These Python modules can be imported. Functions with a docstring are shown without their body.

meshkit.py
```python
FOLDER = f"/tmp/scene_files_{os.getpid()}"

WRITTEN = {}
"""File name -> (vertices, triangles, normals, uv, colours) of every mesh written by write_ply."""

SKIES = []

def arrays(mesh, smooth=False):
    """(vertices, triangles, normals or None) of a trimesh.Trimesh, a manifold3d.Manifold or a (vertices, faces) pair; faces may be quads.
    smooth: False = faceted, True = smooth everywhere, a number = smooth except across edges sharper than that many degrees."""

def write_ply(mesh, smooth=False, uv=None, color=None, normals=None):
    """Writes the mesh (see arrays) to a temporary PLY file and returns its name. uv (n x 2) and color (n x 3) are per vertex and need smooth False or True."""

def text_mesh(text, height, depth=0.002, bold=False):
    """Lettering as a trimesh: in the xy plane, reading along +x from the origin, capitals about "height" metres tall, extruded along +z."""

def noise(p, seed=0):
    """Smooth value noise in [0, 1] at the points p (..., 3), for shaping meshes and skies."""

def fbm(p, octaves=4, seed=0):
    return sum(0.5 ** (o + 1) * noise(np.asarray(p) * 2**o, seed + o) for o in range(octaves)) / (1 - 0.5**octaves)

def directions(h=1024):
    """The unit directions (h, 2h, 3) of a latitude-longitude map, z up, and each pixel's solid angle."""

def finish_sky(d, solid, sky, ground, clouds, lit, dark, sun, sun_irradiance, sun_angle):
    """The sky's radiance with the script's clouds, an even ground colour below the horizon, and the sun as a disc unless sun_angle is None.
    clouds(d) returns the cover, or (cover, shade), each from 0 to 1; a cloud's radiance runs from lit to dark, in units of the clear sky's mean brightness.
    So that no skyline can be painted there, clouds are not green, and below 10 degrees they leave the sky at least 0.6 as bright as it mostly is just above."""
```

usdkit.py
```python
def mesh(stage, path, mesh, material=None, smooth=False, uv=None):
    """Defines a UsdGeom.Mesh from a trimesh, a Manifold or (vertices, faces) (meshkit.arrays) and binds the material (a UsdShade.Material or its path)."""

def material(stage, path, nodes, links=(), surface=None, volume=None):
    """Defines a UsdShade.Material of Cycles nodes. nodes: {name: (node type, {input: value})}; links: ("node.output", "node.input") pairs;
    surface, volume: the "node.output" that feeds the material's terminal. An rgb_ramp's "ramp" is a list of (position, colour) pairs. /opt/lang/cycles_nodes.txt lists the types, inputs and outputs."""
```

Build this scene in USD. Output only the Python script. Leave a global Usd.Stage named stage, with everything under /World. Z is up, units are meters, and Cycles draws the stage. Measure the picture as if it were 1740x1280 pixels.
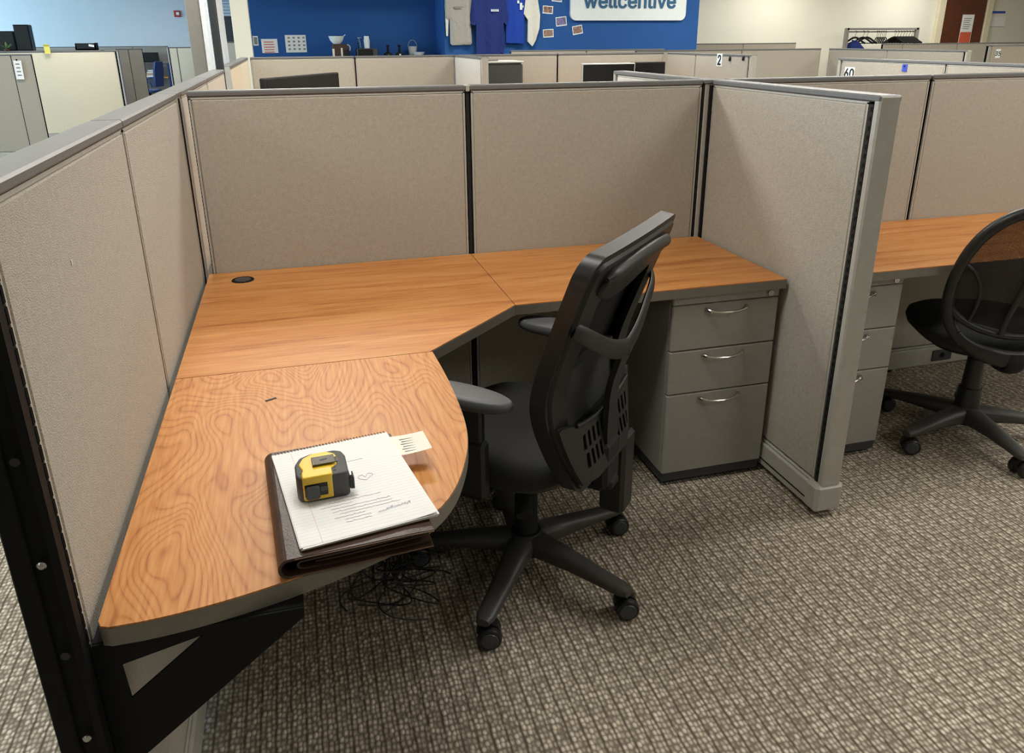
import math, random
import numpy as np, trimesh, manifold3d as m3d
import usdkit, meshkit
from pxr import Usd, UsdGeom, UsdLux, UsdShade, Gf, Sdf
from shapely.geometry import Polygon, LineString, Point, box as sbox
from scipy.interpolate import CubicSpline

stage = Usd.Stage.CreateInMemory()
UsdGeom.SetStageUpAxis(stage, UsdGeom.Tokens.z)
UsdGeom.SetStageMetersPerUnit(stage, 1.0)
UsdGeom.Xform.Define(stage, '/World')
UsdGeom.Scope.Define(stage, '/World/Looks')
PI = math.pi

# ---------------------------------------------------------------- camera, lights, exposure
YAW, PITCH, ROLL, FPX, EYE = 0.2667, 0.3541, -0.0072, 1313.64, (0.3416, -2.7326, 1.4896)
EXPOSURE = 0.0
cam = UsdGeom.Camera.Define(stage, '/World/camera')
fw = np.array([math.sin(YAW) * math.cos(PITCH), math.cos(YAW) * math.cos(PITCH), -math.sin(PITCH)])
rt = np.array([math.cos(YAW), -math.sin(YAW), 0.0]); up = np.cross(rt, fw)
rt, up = math.cos(ROLL) * rt + math.sin(ROLL) * up, -math.sin(ROLL) * rt + math.cos(ROLL) * up
cam.AddTransformOp().Set(Gf.Matrix4d(*[float(x) for x in (*rt, 0, *up, 0, *(-fw), 0, *EYE, 1)]))
cam.CreateHorizontalApertureAttr(36.0); cam.CreateVerticalApertureAttr(36.0 * 1280 / 1740)
cam.CreateFocalLengthAttr(36.0 * FPX / 1740)
cam.CreateVerticalApertureOffsetAttr(-90.0 * 36 / 1740)
cam.CreateClippingRangeAttr(Gf.Vec2f(0.05, 100)); cam.CreateFStopAttr(0.0)
cam.CreateExposureAttr(EXPOSURE)


def rect_light(name, loc, w, h, radiance, color, rot=(0, 0, 0)):
    l = UsdLux.RectLight.Define(stage, '/World/' + name)
    l.AddTranslateOp().Set(Gf.Vec3d(*loc)); l.AddRotateXYZOp().Set(Gf.Vec3f(*rot))
    l.CreateWidthAttr(w); l.CreateHeightAttr(h); l.CreateIntensityAttr(radiance); l.CreateColorAttr(Gf.Vec3f(*color))


WARM = (1.0, 0.985, 0.93)
n = 0
for lx in (-2.6, 0.4, 3.4, 6.4, 9.4, 12.4):                       # the recessed ceiling troffers, above the frame
    for ly in (-1.0, 1.55, 4.5, 7.5, 10.4, 15.0, 19.0):
        if (0 < lx < 1 and ly > 6) or (lx > 1 and ly > 11): continue
        rect_light('troffer_light_%03d' % n, (lx, ly, 2.72), 1.2, 0.6, {-1.0: 13.0, 1.55: 25.0}.get(ly, 17.0), WARM); n += 1
for lx, e in ((-2.6, 5.0), (3.4, 10.0), (6.4, 10.0)):               # the next row, behind the camera
    rect_light('troffer_light_%03d' % n, (lx, -3.5, 2.72), 1.2, 0.6, e, WARM); n += 1
rect_light('window_daylight', (-8.9, 10.0, 1.8), 22.0, 1.7, 8.0, (0.50, 0.76, 1.0), (90, 0, -90))
dome = UsdLux.DomeLight.Define(stage, '/World/sky'); dome.CreateIntensityAttr(0.03); dome.CreateColorAttr(Gf.Vec3f(0.8, 0.9, 1.0))

# ---------------------------------------------------------------- materials
def _mat(name, nodes, links, surface='p.BSDF'):
    return usdkit.material(stage, '/World/Looks/' + name, nodes, links, surface=surface)

def srgb(r, g, b):
    return tuple(((c / 255) / 12.92 if c <= 10 else ((c / 255 + 0.055) / 1.055) ** 2.4) for c in (r, g, b))

def plain(name, rgb, rough=0.5, metal=0.0, spec=0.5, vary=0.06, scale=40.0, bump=0.0, bscale=400.0, **kw):
    """a colour with a little noise in tone and fine relief"""
    c = srgb(*rgb)
    nodes = {"g": ("geometry", {}), "n": ("noise_texture", {"scale": scale, "detail": 3.0}),
             "r": ("rgb_ramp", {"ramp": [(0.25, tuple(x * (1 - vary) for x in c)), (0.75, tuple(min(1, x * (1 + vary)) for x in c))]}),
             "p": ("principled_bsdf", {"roughness": rough, "metallic": metal, "specular_ior_level": spec, **kw})}
    links = [("g.position", "n.vector"), ("n.fac", "r.fac"), ("r.color", "p.base_color")]
    if bump:
        nodes["b"] = ("noise_texture", {"scale": bscale, "detail": 2.0}); nodes["bm"] = ("bump", {"strength": bump, "distance": 0.002})
        links += [("g.position", "b.vector"), ("b.fac", "bm.height"), ("bm.normal", "p.normal")]
    return _mat(name, nodes, links)

def fabric(name, rgb):
    c = srgb(*rgb)
    nodes = {"g": ("geometry", {}), "m": ("mapping", {"scale": (250.0, 250.0, 480.0)}), "n": ("noise_texture", {"scale": 1.0, "detail": 2.0}), "n2": ("noise_texture", {"scale": 70.0, "detail": 3.0}),
             "mx": ("mix_float", {"fac": 0.35}),
             "r": ("rgb_ramp", {"ramp": [(0.3, tuple(x * 0.80 for x in c)), (0.5, c), (0.72, tuple(min(1, x * 1.18) for x in c))]}),
             "bm": ("bump", {"strength": 0.75, "distance": 0.002}),
             "p": ("principled_bsdf", {"roughness": 0.92, "specular_ior_level": 0.15, "sheen_weight": 0.15})}
    return _mat(name, nodes, [("g.position", "m.vector"), ("m.vector", "n.vector"), ("g.position", "n2.vector"), ("n.fac", "mx.a"), ("n2.fac", "mx.b"), ("mx.result", "r.fac"),
                              ("r.color", "p.base_color"), ("n.fac", "bm.height"), ("bm.normal", "p.normal")])

def wood(name, kind):
    """cherry laminate: 'straight' grain runs along x, 'figured' swirls along y"""
    lo, mid, hi = srgb(152, 88, 40), srgb(192, 126, 66), srgb(208, 149, 88)
    if kind == 'straight':
        nodes = {"g": ("texture_coordinate", {}), "m": ("mapping", {"scale": (1.6, 22.0, 1.0)}), "n": ("noise_texture", {"scale": 1.0, "detail": 6.0, "roughness": 0.6, "distortion": 0.6}),
                 "m2": ("mapping", {"scale": (9.0, 190.0, 1.0)}), "f": ("noise_texture", {"scale": 1.0, "detail": 3.0}), "k": ("mix_float", {"fac": 0.38})}
        links = [("g.object", "m.vector"), ("m.vector", "n.vector"), ("g.object", "m2.vector"), ("m2.vector", "f.vector"), ("n.fac", "k.a"), ("f.fac", "k.b")]
        ramp = [(0.33, lo), (0.47, mid), (0.64, hi)]
    else:
        nodes = {"g": ("texture_coordinate", {}), "m": ("mapping", {"scale": (6.4, 2.5, 1.0)}), "n": ("noise_texture", {"scale": 1.0, "detail": 0.6, "roughness": 0.35, "distortion": 0.55}),
                 "a": ("math", {"math_type": "multiply", "value2": 28.0}), "fr": ("math", {"math_type": "fraction"}),
                 "cr": ("rgb_ramp", {"ramp": [(0.0, (0.32,) * 3), (0.16, (0.55,) * 3), (0.55, (0.66,) * 3), (0.86, (0.54,) * 3), (1.0, (0.32,) * 3)]}),
                 "m2": ("mapping", {"scale": (150.0, 10.0, 1.0)}), "f": ("noise_texture", {"scale": 1.0, "detail": 3.0}), "k": ("mix_float", {"fac": 0.45})}
        links = [("g.object", "m.vector"), ("m.vector", "n.vector"), ("n.fac", "a.value1"), ("a.value", "fr.value1"), ("fr.value", "cr.fac"), ("g.object", "m2.vector"),
                 ("m2.vector", "f.vector"), ("cr.color", "k.a"), ("f.fac", "k.b")]
        ramp = [(0.30, lo), (0.48, mid), (0.64, hi)]
    nodes["r"] = ("rgb_ramp", {"ramp": ramp}); nodes["p"] = ("principled_bsdf", {"roughness": 0.42, "specular_ior_level": 0.4})
    return _mat(name, nodes, links + [("k.result", "r.fac"), ("r.color", "p.base_color")])

def carpet(name):
    """loop-pile carpet: dotted rows along y between darker grooves"""
    nodes = {"g": ("geometry", {}), "m": ("mapping", {"scale": (1 / 0.0113, 1 / 0.0157, 1.0)}), "fl": ("mapping", {"scale": (1.0, 1.0, 0.0)}),
             "v": ("voronoi_texture", {"scale": 1.0, "randomness": 0.45}), "sc": ("separate_color", {}),
             "d": ("map_range", {"from_min": 0.26, "from_max": 0.60, "to_min": 1.0, "to_max": 0.0}),
             "br": ("map_range", {"from_min": 0.0, "from_max": 1.0, "to_min": 0.36, "to_max": 1.0}), "dm": ("math", {"math_type": "multiply"}),
             "sx": ("separate_xyz", {}), "wob": ("noise_texture", {"scale": 30.0}), "gx": ("math", {"math_type": "multiply", "value2": 1 / 0.0339}),
             "ga": ("math", {"math_type": "add"}), "wm": ("math", {"math_type": "multiply", "value2": 0.22}),
             "gf": ("math", {"math_type": "fraction"}), "gd": ("math", {"math_type": "subtract", "value2": 0.5}), "gb": ("math", {"math_type": "absolute"}),
             "gm": ("map_range", {"from_min": 0.36, "from_max": 0.5, "to_min": 0.0, "to_max": 0.85}),
             "big": ("noise_texture", {"scale": 3.0, "detail": 3.0}),
             "c1": ("mix", {"color1": srgb(132, 122, 107), "color2": srgb(224, 213, 194)}), "c2": ("mix", {"color2": srgb(84, 75, 62)}),
             "bm": ("bump", {"strength": 0.6, "distance": 0.004}), "p": ("principled_bsdf", {"roughness": 0.95, "specular_ior_level": 0.1})}
    links = [("g.position", "m.vector"), ("m.vector", "fl.vector"), ("fl.vector", "v.vector"), ("v.distance", "d.value"), ("v.color", "sc.color"), ("sc.r", "br.value"),
             ("d.result", "dm.value1"), ("br.result", "dm.value2"), ("g.position", "sx.vector"), ("g.position", "wob.vector"), ("sx.x", "gx.value1"), ("gx.value", "ga.value1"),
             ("wob.fac", "wm.value1"), ("wm.value", "ga.value2"), ("ga.value", "gf.value1"), ("gf.value", "gd.value1"), ("gd.value", "gb.value1"), ("gb.value", "gm.value"),
             ("dm.value", "c1.fac"), ("c1.color", "c2.color1"), ("gm.result", "c2.fac"), ("c2.color", "p.base_color"), ("dm.value", "bm.height"), ("bm.normal", "p.normal")]
    return _mat(name, nodes, links)

def emissive(name, rgb, s):
    return _mat(name, {"p": ("principled_bsdf", {"base_color": srgb(*rgb), "emission_color": srgb(*rgb), "emission_strength": s})}, [])

M = dict(
    fabric=fabric('panel_fabric', (176, 169, 156)), cream=fabric('painted_daylit_fabric', (226, 214, 188)), pale=fabric('painted_lit_fabric', (205, 200, 192)), greyfab=fabric('grey_fabric', (168, 160, 146)),  # cream and pale: panel fabric lightened, daylight and lit faces put into the colour
    trim=plain('grey_trim', (178, 175, 166), 0.42), cap=plain('grey_cap', (108, 108, 107), 0.42), dark=plain('dark_steel', (22, 22, 22), 0.7, spec=0.2), base=plain('base_plastic', (66, 65, 62), 0.42, bump=0.06, bscale=900), black=plain('black_plastic', (34, 34, 34), 0.38, bump=0.06, bscale=900),
    blackm=plain('black_matte', (20, 20, 20), 0.75), core=plain('panel_core', (15, 15, 15), 0.95, spec=0.1),
    band=plain('edge_band', (122, 116, 106), 0.45), ped=plain('pedestal_paint', (158, 155, 147), 0.42, bump=0.03, bscale=1200), pedd=plain('plinth_dark', (62, 64, 68), 0.5),
    chrome=plain('chrome', (205, 202, 196), 0.2, 1.0), steel=plain('screw_steel', (190, 190, 188), 0.3, 1.0),
    wood_s=wood('cherry_straight', 'straight'), wood_f=wood('cherry_figured', 'figured'), carpet=carpet('loop_carpet'),
    seat=plain('seat_fabric', (38, 38, 38), 0.95, vary=0.15, scale=500, bump=0.4, bscale=700), pad=plain('armrest_pad', (88, 89, 90), 0.5, bump=0.05, bscale=800),
    mesh=plain('back_mesh', (22, 22, 23), 0.8, bump=0.5, bscale=1500), lumbar=plain('lumbar_fabric', (52, 52, 50), 0.9, bump=0.3, bscale=600),
    wheel=plain('caster_black', (24, 24, 25), 0.35), cover=plain('caster_cap', (64, 68, 74), 0.3),
    leather=plain('brown_leather', (62, 42, 33), 0.38, vary=0.25, scale=30, bump=0.25, bscale=260), stitch=plain('leather_edge', (122, 92, 74), 0.5),
    yellow=plain('tape_yellow', (236, 196, 44), 0.4), rubber=plain('tape_rubber', (74, 74, 75), 0.6, bump=0.1, bscale=900), tapedark=plain('tape_dark', (22, 22, 22), 0.5), clip=plain('clip_steel', (98, 92, 82), 0.5, 0.5),
    paper=plain('white_paper', (236, 236, 234), 0.85, vary=0.01), paper2=plain('receipt_paper', (238, 234, 220), 0.85, vary=0.02), ink=plain('pencil_ink', (150, 150, 160), 0.8), inkb=plain('blue_ink', (128, 132, 168), 0.8), wire=plain('spiral_wire', (110, 86, 66), 0.35, 0.5),
    wallw=plain('wall_white', (226, 224, 208), 0.85, vary=0.015, scale=3), wallb=plain('wall_blue', (30, 86, 154), 0.8, vary=0.03, scale=3), walll=plain('wall_pale', (214, 222, 226), 0.85, vary=0.015, scale=3), ceil=plain('ceiling_tile', (225, 222, 212), 0.9, vary=0.02),
    doorw=plain('door_walnut', (88, 44, 22), 0.45, vary=0.25, scale=12), framew=plain('door_frame', (226, 216, 186), 0.6), red=plain('alarm_red', (178, 52, 44), 0.5), orange=plain('poster_orange', (214, 96, 66), 0.7),
    screen=plain('screen_black', (14, 15, 17), 0.25), silver=plain('monitor_silver', (196, 196, 192), 0.4), charcoal=plain('charcoal_plastic', (64, 66, 66), 0.55),
    navy=plain('navy_cloth', (28, 46, 112), 0.9, bump=0.2, bscale=300), royal=plain('royal_cloth', (24, 66, 166), 0.9, bump=0.2, bscale=300), grey=plain('grey_cloth', (172, 168, 158), 0.9, bump=0.2, bscale=300), white=plain('white_cloth', (222, 220, 208), 0.9, bump=0.2, bscale=300),
    signw=plain('sign_white', (232, 240, 240), 0.4), signt=plain('sign_teal', (30, 92, 132), 0.45), bluech=plain('blue_chair', (34, 66, 116), 0.7), brown=plain('brown_box', (70, 48, 34), 0.6), card=plain('cardboard', (196, 170, 140), 0.8),
    green=plain('leaf_green', (92, 122, 66), 0.6), ynote=plain('sticky_yellow', (232, 218, 110), 0.8), bluetag=plain('blue_tag', (60, 82, 190), 0.6), greypaint=plain('post_grey', (128, 126, 120), 0.45), darkgreen=plain('post_dark', (42, 48, 50), 0.45),
    blind=plain('blind_slat', (214, 224, 230), 0.6), counter=plain('counter_top', (74, 72, 74), 0.4), photo1=plain('photo_print', (150, 120, 104), 0.5, vary=0.9, scale=45), photo2=plain('photo_print_blue', (120, 110, 150), 0.5, vary=0.8, scale=45),
    cable=plain('cable_dark', (34, 33, 31), 0.6),
)
M['glass'] = _mat('pane_glass', {"t": ("transparent_bsdf", {"color": (0.86, 0.93, 0.95)}), "g": ("glossy_bsdf", {"color": (0.9, 0.95, 1.0), "roughness": 0.03}), "f": ("fresnel", {"IOR": 1.5}), "mx": ("mix_closure", {})},
                  [("f.fac", "mx.fac"), ("t.BSDF", "mx.closure1"), ("g.BSDF", "mx.closure2")], surface='mx.closure')
M['netting'] = _mat('seat_netting', {"tc": ("texture_coordinate", {}), "c": ("checker_texture", {"scale": 620.0, "color1": (1, 1, 1), "color2": (0, 0, 0)}), "t": ("transparent_bsdf", {"color": (0.8, 0.78, 0.76)}),
                    "p": ("principled_bsdf", {"base_color": (0.012, 0.012, 0.012), "roughness": 0.8}), "mx": ("mix_closure", {})},
                    [("tc.object", "c.vector"), ("c.fac", "mx.fac"), ("t.BSDF", "mx.closure1"), ("p.BSDF", "mx.closure2")], surface='mx.closure')
M['ruled'] = _mat('ruled_paper', {"tc": ("texture_coordinate", {}), "s": ("separate_xyz", {}), "a": ("math", {"math_type": "multiply", "value2": 1 / 0.0087}), "f": ("math", {"math_type": "fraction"}),
                  "l": ("math", {"math_type": "less_than", "value2": 0.09}), "lm": ("math", {"math_type": "multiply", "value2": 0.30}), "c": ("mix", {"color1": srgb(238, 238, 236), "color2": srgb(150, 160, 190)}),
                  "xd": ("math", {"math_type": "add", "value2": 0.0745}), "xa": ("math", {"math_type": "absolute"}), "xl": ("math", {"math_type": "less_than", "value2": 0.0005}), "xm": ("math", {"math_type": "multiply", "value2": 0.5}),
                  "c2": ("mix", {"color2": srgb(214, 140, 140)}), "p": ("principled_bsdf", {"roughness": 0.85, "specular_ior_level": 0.2})},
                  [("tc.object", "s.vector"), ("s.y", "a.value1"), ("a.value", "f.value1"), ("f.value", "l.value1"), ("l.value", "lm.value1"), ("lm.value", "c.fac"), ("s.x", "xd.value1"), ("xd.value", "xa.value1"),
                   ("xa.value", "xl.value1"), ("xl.value", "xm.value1"), ("xm.value", "c2.fac"), ("c.color", "c2.color1"), ("c2.color", "p.base_color")])

# ---------------------------------------------------------------- mesh helpers
cat = trimesh.util.concatenate

def bx(x0, x1, y0, y1, z0, z1, c=0.0):
    c = min(c, 0.45 * min(x1 - x0, y1 - y0, z1 - z0))
    if c <= 0:
        m = trimesh.creation.box((x1 - x0, y1 - y0, z1 - z0)); m.apply_translation(((x0 + x1) / 2, (y0 + y1) / 2, (z0 + z1) / 2)); return m
    h = np.array([x1 - x0, y1 - y0, z1 - z0]) / 2; p = []
    for s in np.ndindex(2, 2, 2):
        sg = np.array(s) * 2 - 1
        for k in range(3):
            q = h - c; q[k] = h[k]; p.append(sg * q)
    m = trimesh.convex.convex_hull(np.array(p)); m.apply_translation(((x0 + x1) / 2, (y0 + y1) / 2, (z0 + z1) / 2)); return m

def loft(rings, caps=True, closed=True):
    rings = np.asarray(rings, float); k, n = rings.shape[:2]; V = rings.reshape(-1, 3); F = []
    for i in range(k - 1):
        for j in range(n if closed else n - 1):
            a, b = i * n + j, i * n + (j + 1) % n; c, d = a + n, b + n
            F += [(a, b, d), (a, d, c)]
    if caps:
        V = np.vstack([V, rings[0].mean(0), rings[-1].mean(0)])
        for j in range(n):
            F += [(k * n, (j + 1) % n, j), (k * n + 1, (k - 1) * n + j, (k - 1) * n + (j + 1) % n)]
    m = trimesh.Trimesh(V, F, process=False)
    if caps and m.volume < 0: m.invert()
    return m

def tube(pts, r, n=10, closed=False, flat=(1, 1), up=(0, 0, 1), caps=True):
    P = np.asarray(pts, float); k = len(P); r = np.broadcast_to(np.asarray(r, float), (k,))
    T = np.roll(P, -1, 0) - np.roll(P, 1, 0) if closed else np.gradient(P, axis=0)
    T /= np.linalg.norm(T, axis=1, keepdims=True) + 1e-12
    N = np.zeros_like(P); u = np.asarray(up, float)
    if abs(T[0] @ u) > 0.95: u = np.array([1.0, 0, 0])
    N[0] = u - (u @ T[0]) * T[0]; N[0] /= np.linalg.norm(N[0])
    for i in range(1, k):
        v = N[i - 1] - (N[i - 1] @ T[i]) * T[i]; N[i] = v / np.linalg.norm(v)
    B = np.cross(T, N); a = np.arange(n) * 2 * PI / n
    R = P[:, None] + r[:, None, None] * (np.cos(a)[None, :, None] * N[:, None] * flat[0] + np.sin(a)[None, :, None] * B[:, None] * flat[1])
    if closed: return loft(np.concatenate([R, R[:1]]), caps=False)
    return loft(R, caps=caps)

def cyl(p0, p1, r, n=16, r1=None):
    return tube([p0, p1], [r, r if r1 is None else r1], n)

def lathe(prof, n=28):
    a = np.arange(n) * 2 * PI / n
    return loft([[(r * math.cos(t), r * math.sin(t), z) for t in a] for r, z in prof])

def spl(pts, n, closed=False):
    P = np.asarray(pts, float)
    if closed: P = np.vstack([P, P[:1]])
    t = np.r_[0, np.cumsum(np.linalg.norm(np.diff(P, axis=0), axis=1))]
    return CubicSpline(t, P, bc_type='periodic' if closed else 'not-a-knot')(np.linspace(0, t[-1], n, endpoint=not closed))

def prism(poly, z0, z1):
    m = trimesh.creation.extrude_polygon(poly, z1 - z0, engine='earcut'); m.apply_translation((0, 0, z0)); return m

def plate(poly, y0, y1):
    """a polygon given in (x, z), standing upright between y0 and y1"""
    m = prism(poly, 0, y1 - y0); V = np.array(m.vertices); m.vertices = np.c_[V[:, 0], y1 - V[:, 2], V[:, 1]]; 
    return m

def bent(poly, depth, fn, ref=0.02, top=(1, 1)):
    loops = [np.array(poly.exterior.coords)[:-1, :2]] + [np.array(i.coords)[:-1, :2] for i in poly.interiors]
    cs = m3d.CrossSection(loops, m3d.FillRule.EvenOdd)
    m = m3d.Manifold.extrude(cs, depth, 0, 0.0, top).refine_to_length(ref).to_mesh()
    t = trimesh.Trimesh(fn(np.array(m.vert_properties[:, :3], float)), np.array(m.tri_verts), process=False)
    if t.volume < 0: t.invert()
    return t

def rot(m, deg, axis=(0, 0, 1), at=(0, 0, 0)):
    m = m.copy(); m.apply_transform(trimesh.transformations.rotation_matrix(math.radians(deg), axis, at)); return m

def mv(m, *d):
    m = m.copy(); m.apply_translation(d); return m

def bean(cx, cy, hx, hy, p, n=40):
    a = np.arange(n) * 2 * PI / n; c, s = np.cos(a), np.sin(a)
    return np.c_[cx + hx * np.sign(c) * np.abs(c) ** (2 / p), cy + hy * np.sign(s) * np.abs(s) ** (2 / p)]

def puffy(cx, cy, hx, hy, levels, p=3.5, n=44):
    """a cushion: stacked rounded outlines (z, scale)"""
    return loft([np.c_[bean(cx, cy, hx * s, hy * s, p, n), np.full(n, z)] for z, s in levels])

# ---------------------------------------------------------------- things, parts
used = {}
def numbered(parent, name):
    k = used.get((parent, name), 0); used[(parent, name)] = k + 1
    return name if k == 0 else '%s_%03d' % (name, k)

def tag(prim, label=None, category=None, group=None, kind=None):
    for k, v in (('label', label), ('category', category), ('group', group), ('kind', kind)):
        if v: prim.SetCustomDataByKey(k, v)

class Thing:
    def __init__(s, name, label, category, loc=(0, 0, 0), rotz=0.0, group=None):
        s.loc, s.rotz = np.array(loc, float), rotz
        s.path = '/World/' + numbered('/World', name)
        x = UsdGeom.Xform.Define(stage, s.path); x.AddTranslateOp().Set(Gf.Vec3d(*map(float, loc))); x.AddRotateZOp().Set(float(rotz))
        s.prim = x.GetPrim(); tag(s.prim, label, category, group)
    def part(s, name, mesh, mat, under=None, world=False, smooth=30, label=None, kind=None):
        if world: mesh = rot(mv(mesh, *(-s.loc)), -s.rotz)
        parent = s.path if under is None else under
        path = parent + '/' + numbered(parent, name)
        p = usdkit.mesh(stage, path, mesh, M[mat] if isinstance(mat, str) else mat, smooth=smooth)
        tag(p.GetPrim(), label, kind=kind)
        return path

def single(name, mesh, mat, label, category, group=None, smooth=30, kind=None):
    path = '/World/' + numbered('/World', name)
    p = usdkit.mesh(stage, path, mesh, M[mat], smooth=smooth); tag(p.GetPrim(), label, category, group, kind); return path

def struct(name, mesh, mat, label=None, category=None):
    p = usdkit.mesh(stage, '/World/' + numbered('/World', name), mesh, M[mat], smooth=False); tag(p.GetPrim(), label, category, kind='structure'); return str(p.GetPath())

def copy(src, loc, rotz, label, group=None, category=None):
    import re; path = '/World/' + numbered('/World', re.sub(r'_\d{3}$', '', src.prim.GetName()))
    x = UsdGeom.Xform.Define(stage, path); pr = x.GetPrim()
    pr.GetReferences().AddInternalReference(src.path); pr.SetInstanceable(True)
    x.ClearXformOpOrder(); x.AddTranslateOp().Set(Gf.Vec3d(*loc)); x.AddRotateZOp().Set(float(rotz))
    tag(pr, label, category or src.prim.GetCustomDataByKey('category'), group)

# ---------------------------------------------------------------- the room
struct('floor', bx(-9, 18, -10, 22.2, -0.05, 0), 'carpet', 'dark taupe loop-pile office carpet with dotted rows', 'floor')
struct('ceiling', bx(-9, 18, -10, 22.2, 2.76, 2.82), 'ceil', 'white tiled office ceiling', 'ceiling')
struct('wall_left', bx(-9.1, -9.0, -10, 22.2, 0, 2.76), 'walll', 'pale office side wall by the windows', 'wall')
struct('wall_front', bx(-9, 18, -10.1, -10.0, 0, 2.76), 'wallw', 'off-white wall behind the camera', 'wall')
struct('wall_right', bx(18.0, 18.1, -10, 13.2, 0, 2.76), 'wallw', 'off-white wall at the right end', 'wall')
struct('wall_back', bx(-9, -0.15, 22.0, 22.1, 0, 2.76), 'walll', 'pale bluish white wall behind the far left cubicles', 'wall')
struct('wall_alcove', bx(-0.15, 2.57, 9.7, 22.1, 0, 2.76), 'wallb', 'darker blue back wall of the kitchen alcove', 'wall')
struct('wall_blue', bx(2.57, 6.6, 9.0, 11.5, 0, 2.76), 'wallb', 'bright blue feature wall carrying shirts, photos and sign', 'wall')
struct('trim_2', bx(-0.15, 2.57, 9.02, 9.69, 2.14, 2.755), 'wallb', 'unseen blue soffit added to shade the kitchen alcove', 'soffit')  # out of view, added to block ceiling light and darken the alcove wall
struct('wall_white', bx(6.6, 18, 11.5, 11.6, 0, 2.76), 'wallw', 'off-white wall right of the blue feature wall', 'wall')
struct('trim_1', bx(-0.16, 0.01, 6.15, 6.35, 0, 2.76, 0.004), 'wallw', 'white square column at the left end of the blue alcove', 'column')
M_door = Thing('door_1', 'dark walnut door with a paper notice', 'door', (14.0, 11.5, 0)); tag(M_door.prim, kind='structure')
M_door.part('door_leaf', bx(-0.49, 0.54, -0.05, -0.002, 0.01, 2.3, 0.003), 'doorw'); M_door.part('door_frame', cat([bx(-0.66, -0.50, -0.08, 0, 0, 2.4, 0.006), bx(0.56, 0.70, -0.08, 0, 0, 2.4, 0.006), bx(-0.66, 0.7, -0.08, 0, 2.31, 2.45, 0.006)]), 'framew')
M_door.part('door_handle', mv(rot(cyl((0, 0, 0), (0.12, 0, 0), 0.011), 0), -0.44, -0.09, 1.0), 'chrome')
w1 = Thing('window_1', 'dark far window with a half-lowered white horizontal blind', 'window', (-1.02, 21.95, 0)); tag(w1.prim, kind='structure')
w1.part('window_frame', cat([bx(-0.45, -0.40, -0.05, 0.04, 1.1, 2.66), bx(0.40, 0.45, -0.05, 0.04, 1.1, 2.66), bx(-0.45, 0.45, -0.05, 0.04, 1.1, 1.16), bx(-0.45, 0.45, -0.05, 0.04, 2.6, 2.66)]), 'framew')
w1.part('pane', bx(-0.40, 0.40, -0.02, -0.01, 1.16, 2.6), 'charcoal')
for k in range(6): w1.part('blind_slat', rot(bx(-0.40, 0.40, -0.06, -0.035, 2.12 + 0.08 * k, 2.19 + 0.08 * k), 10, (1, 0, 0), (0, -0.045, 2.15 + 0.08 * k)), 'blind')
# ---------------------------------------------------------------- cubicle panels
H, TOP = 1.337, 0.737

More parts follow.
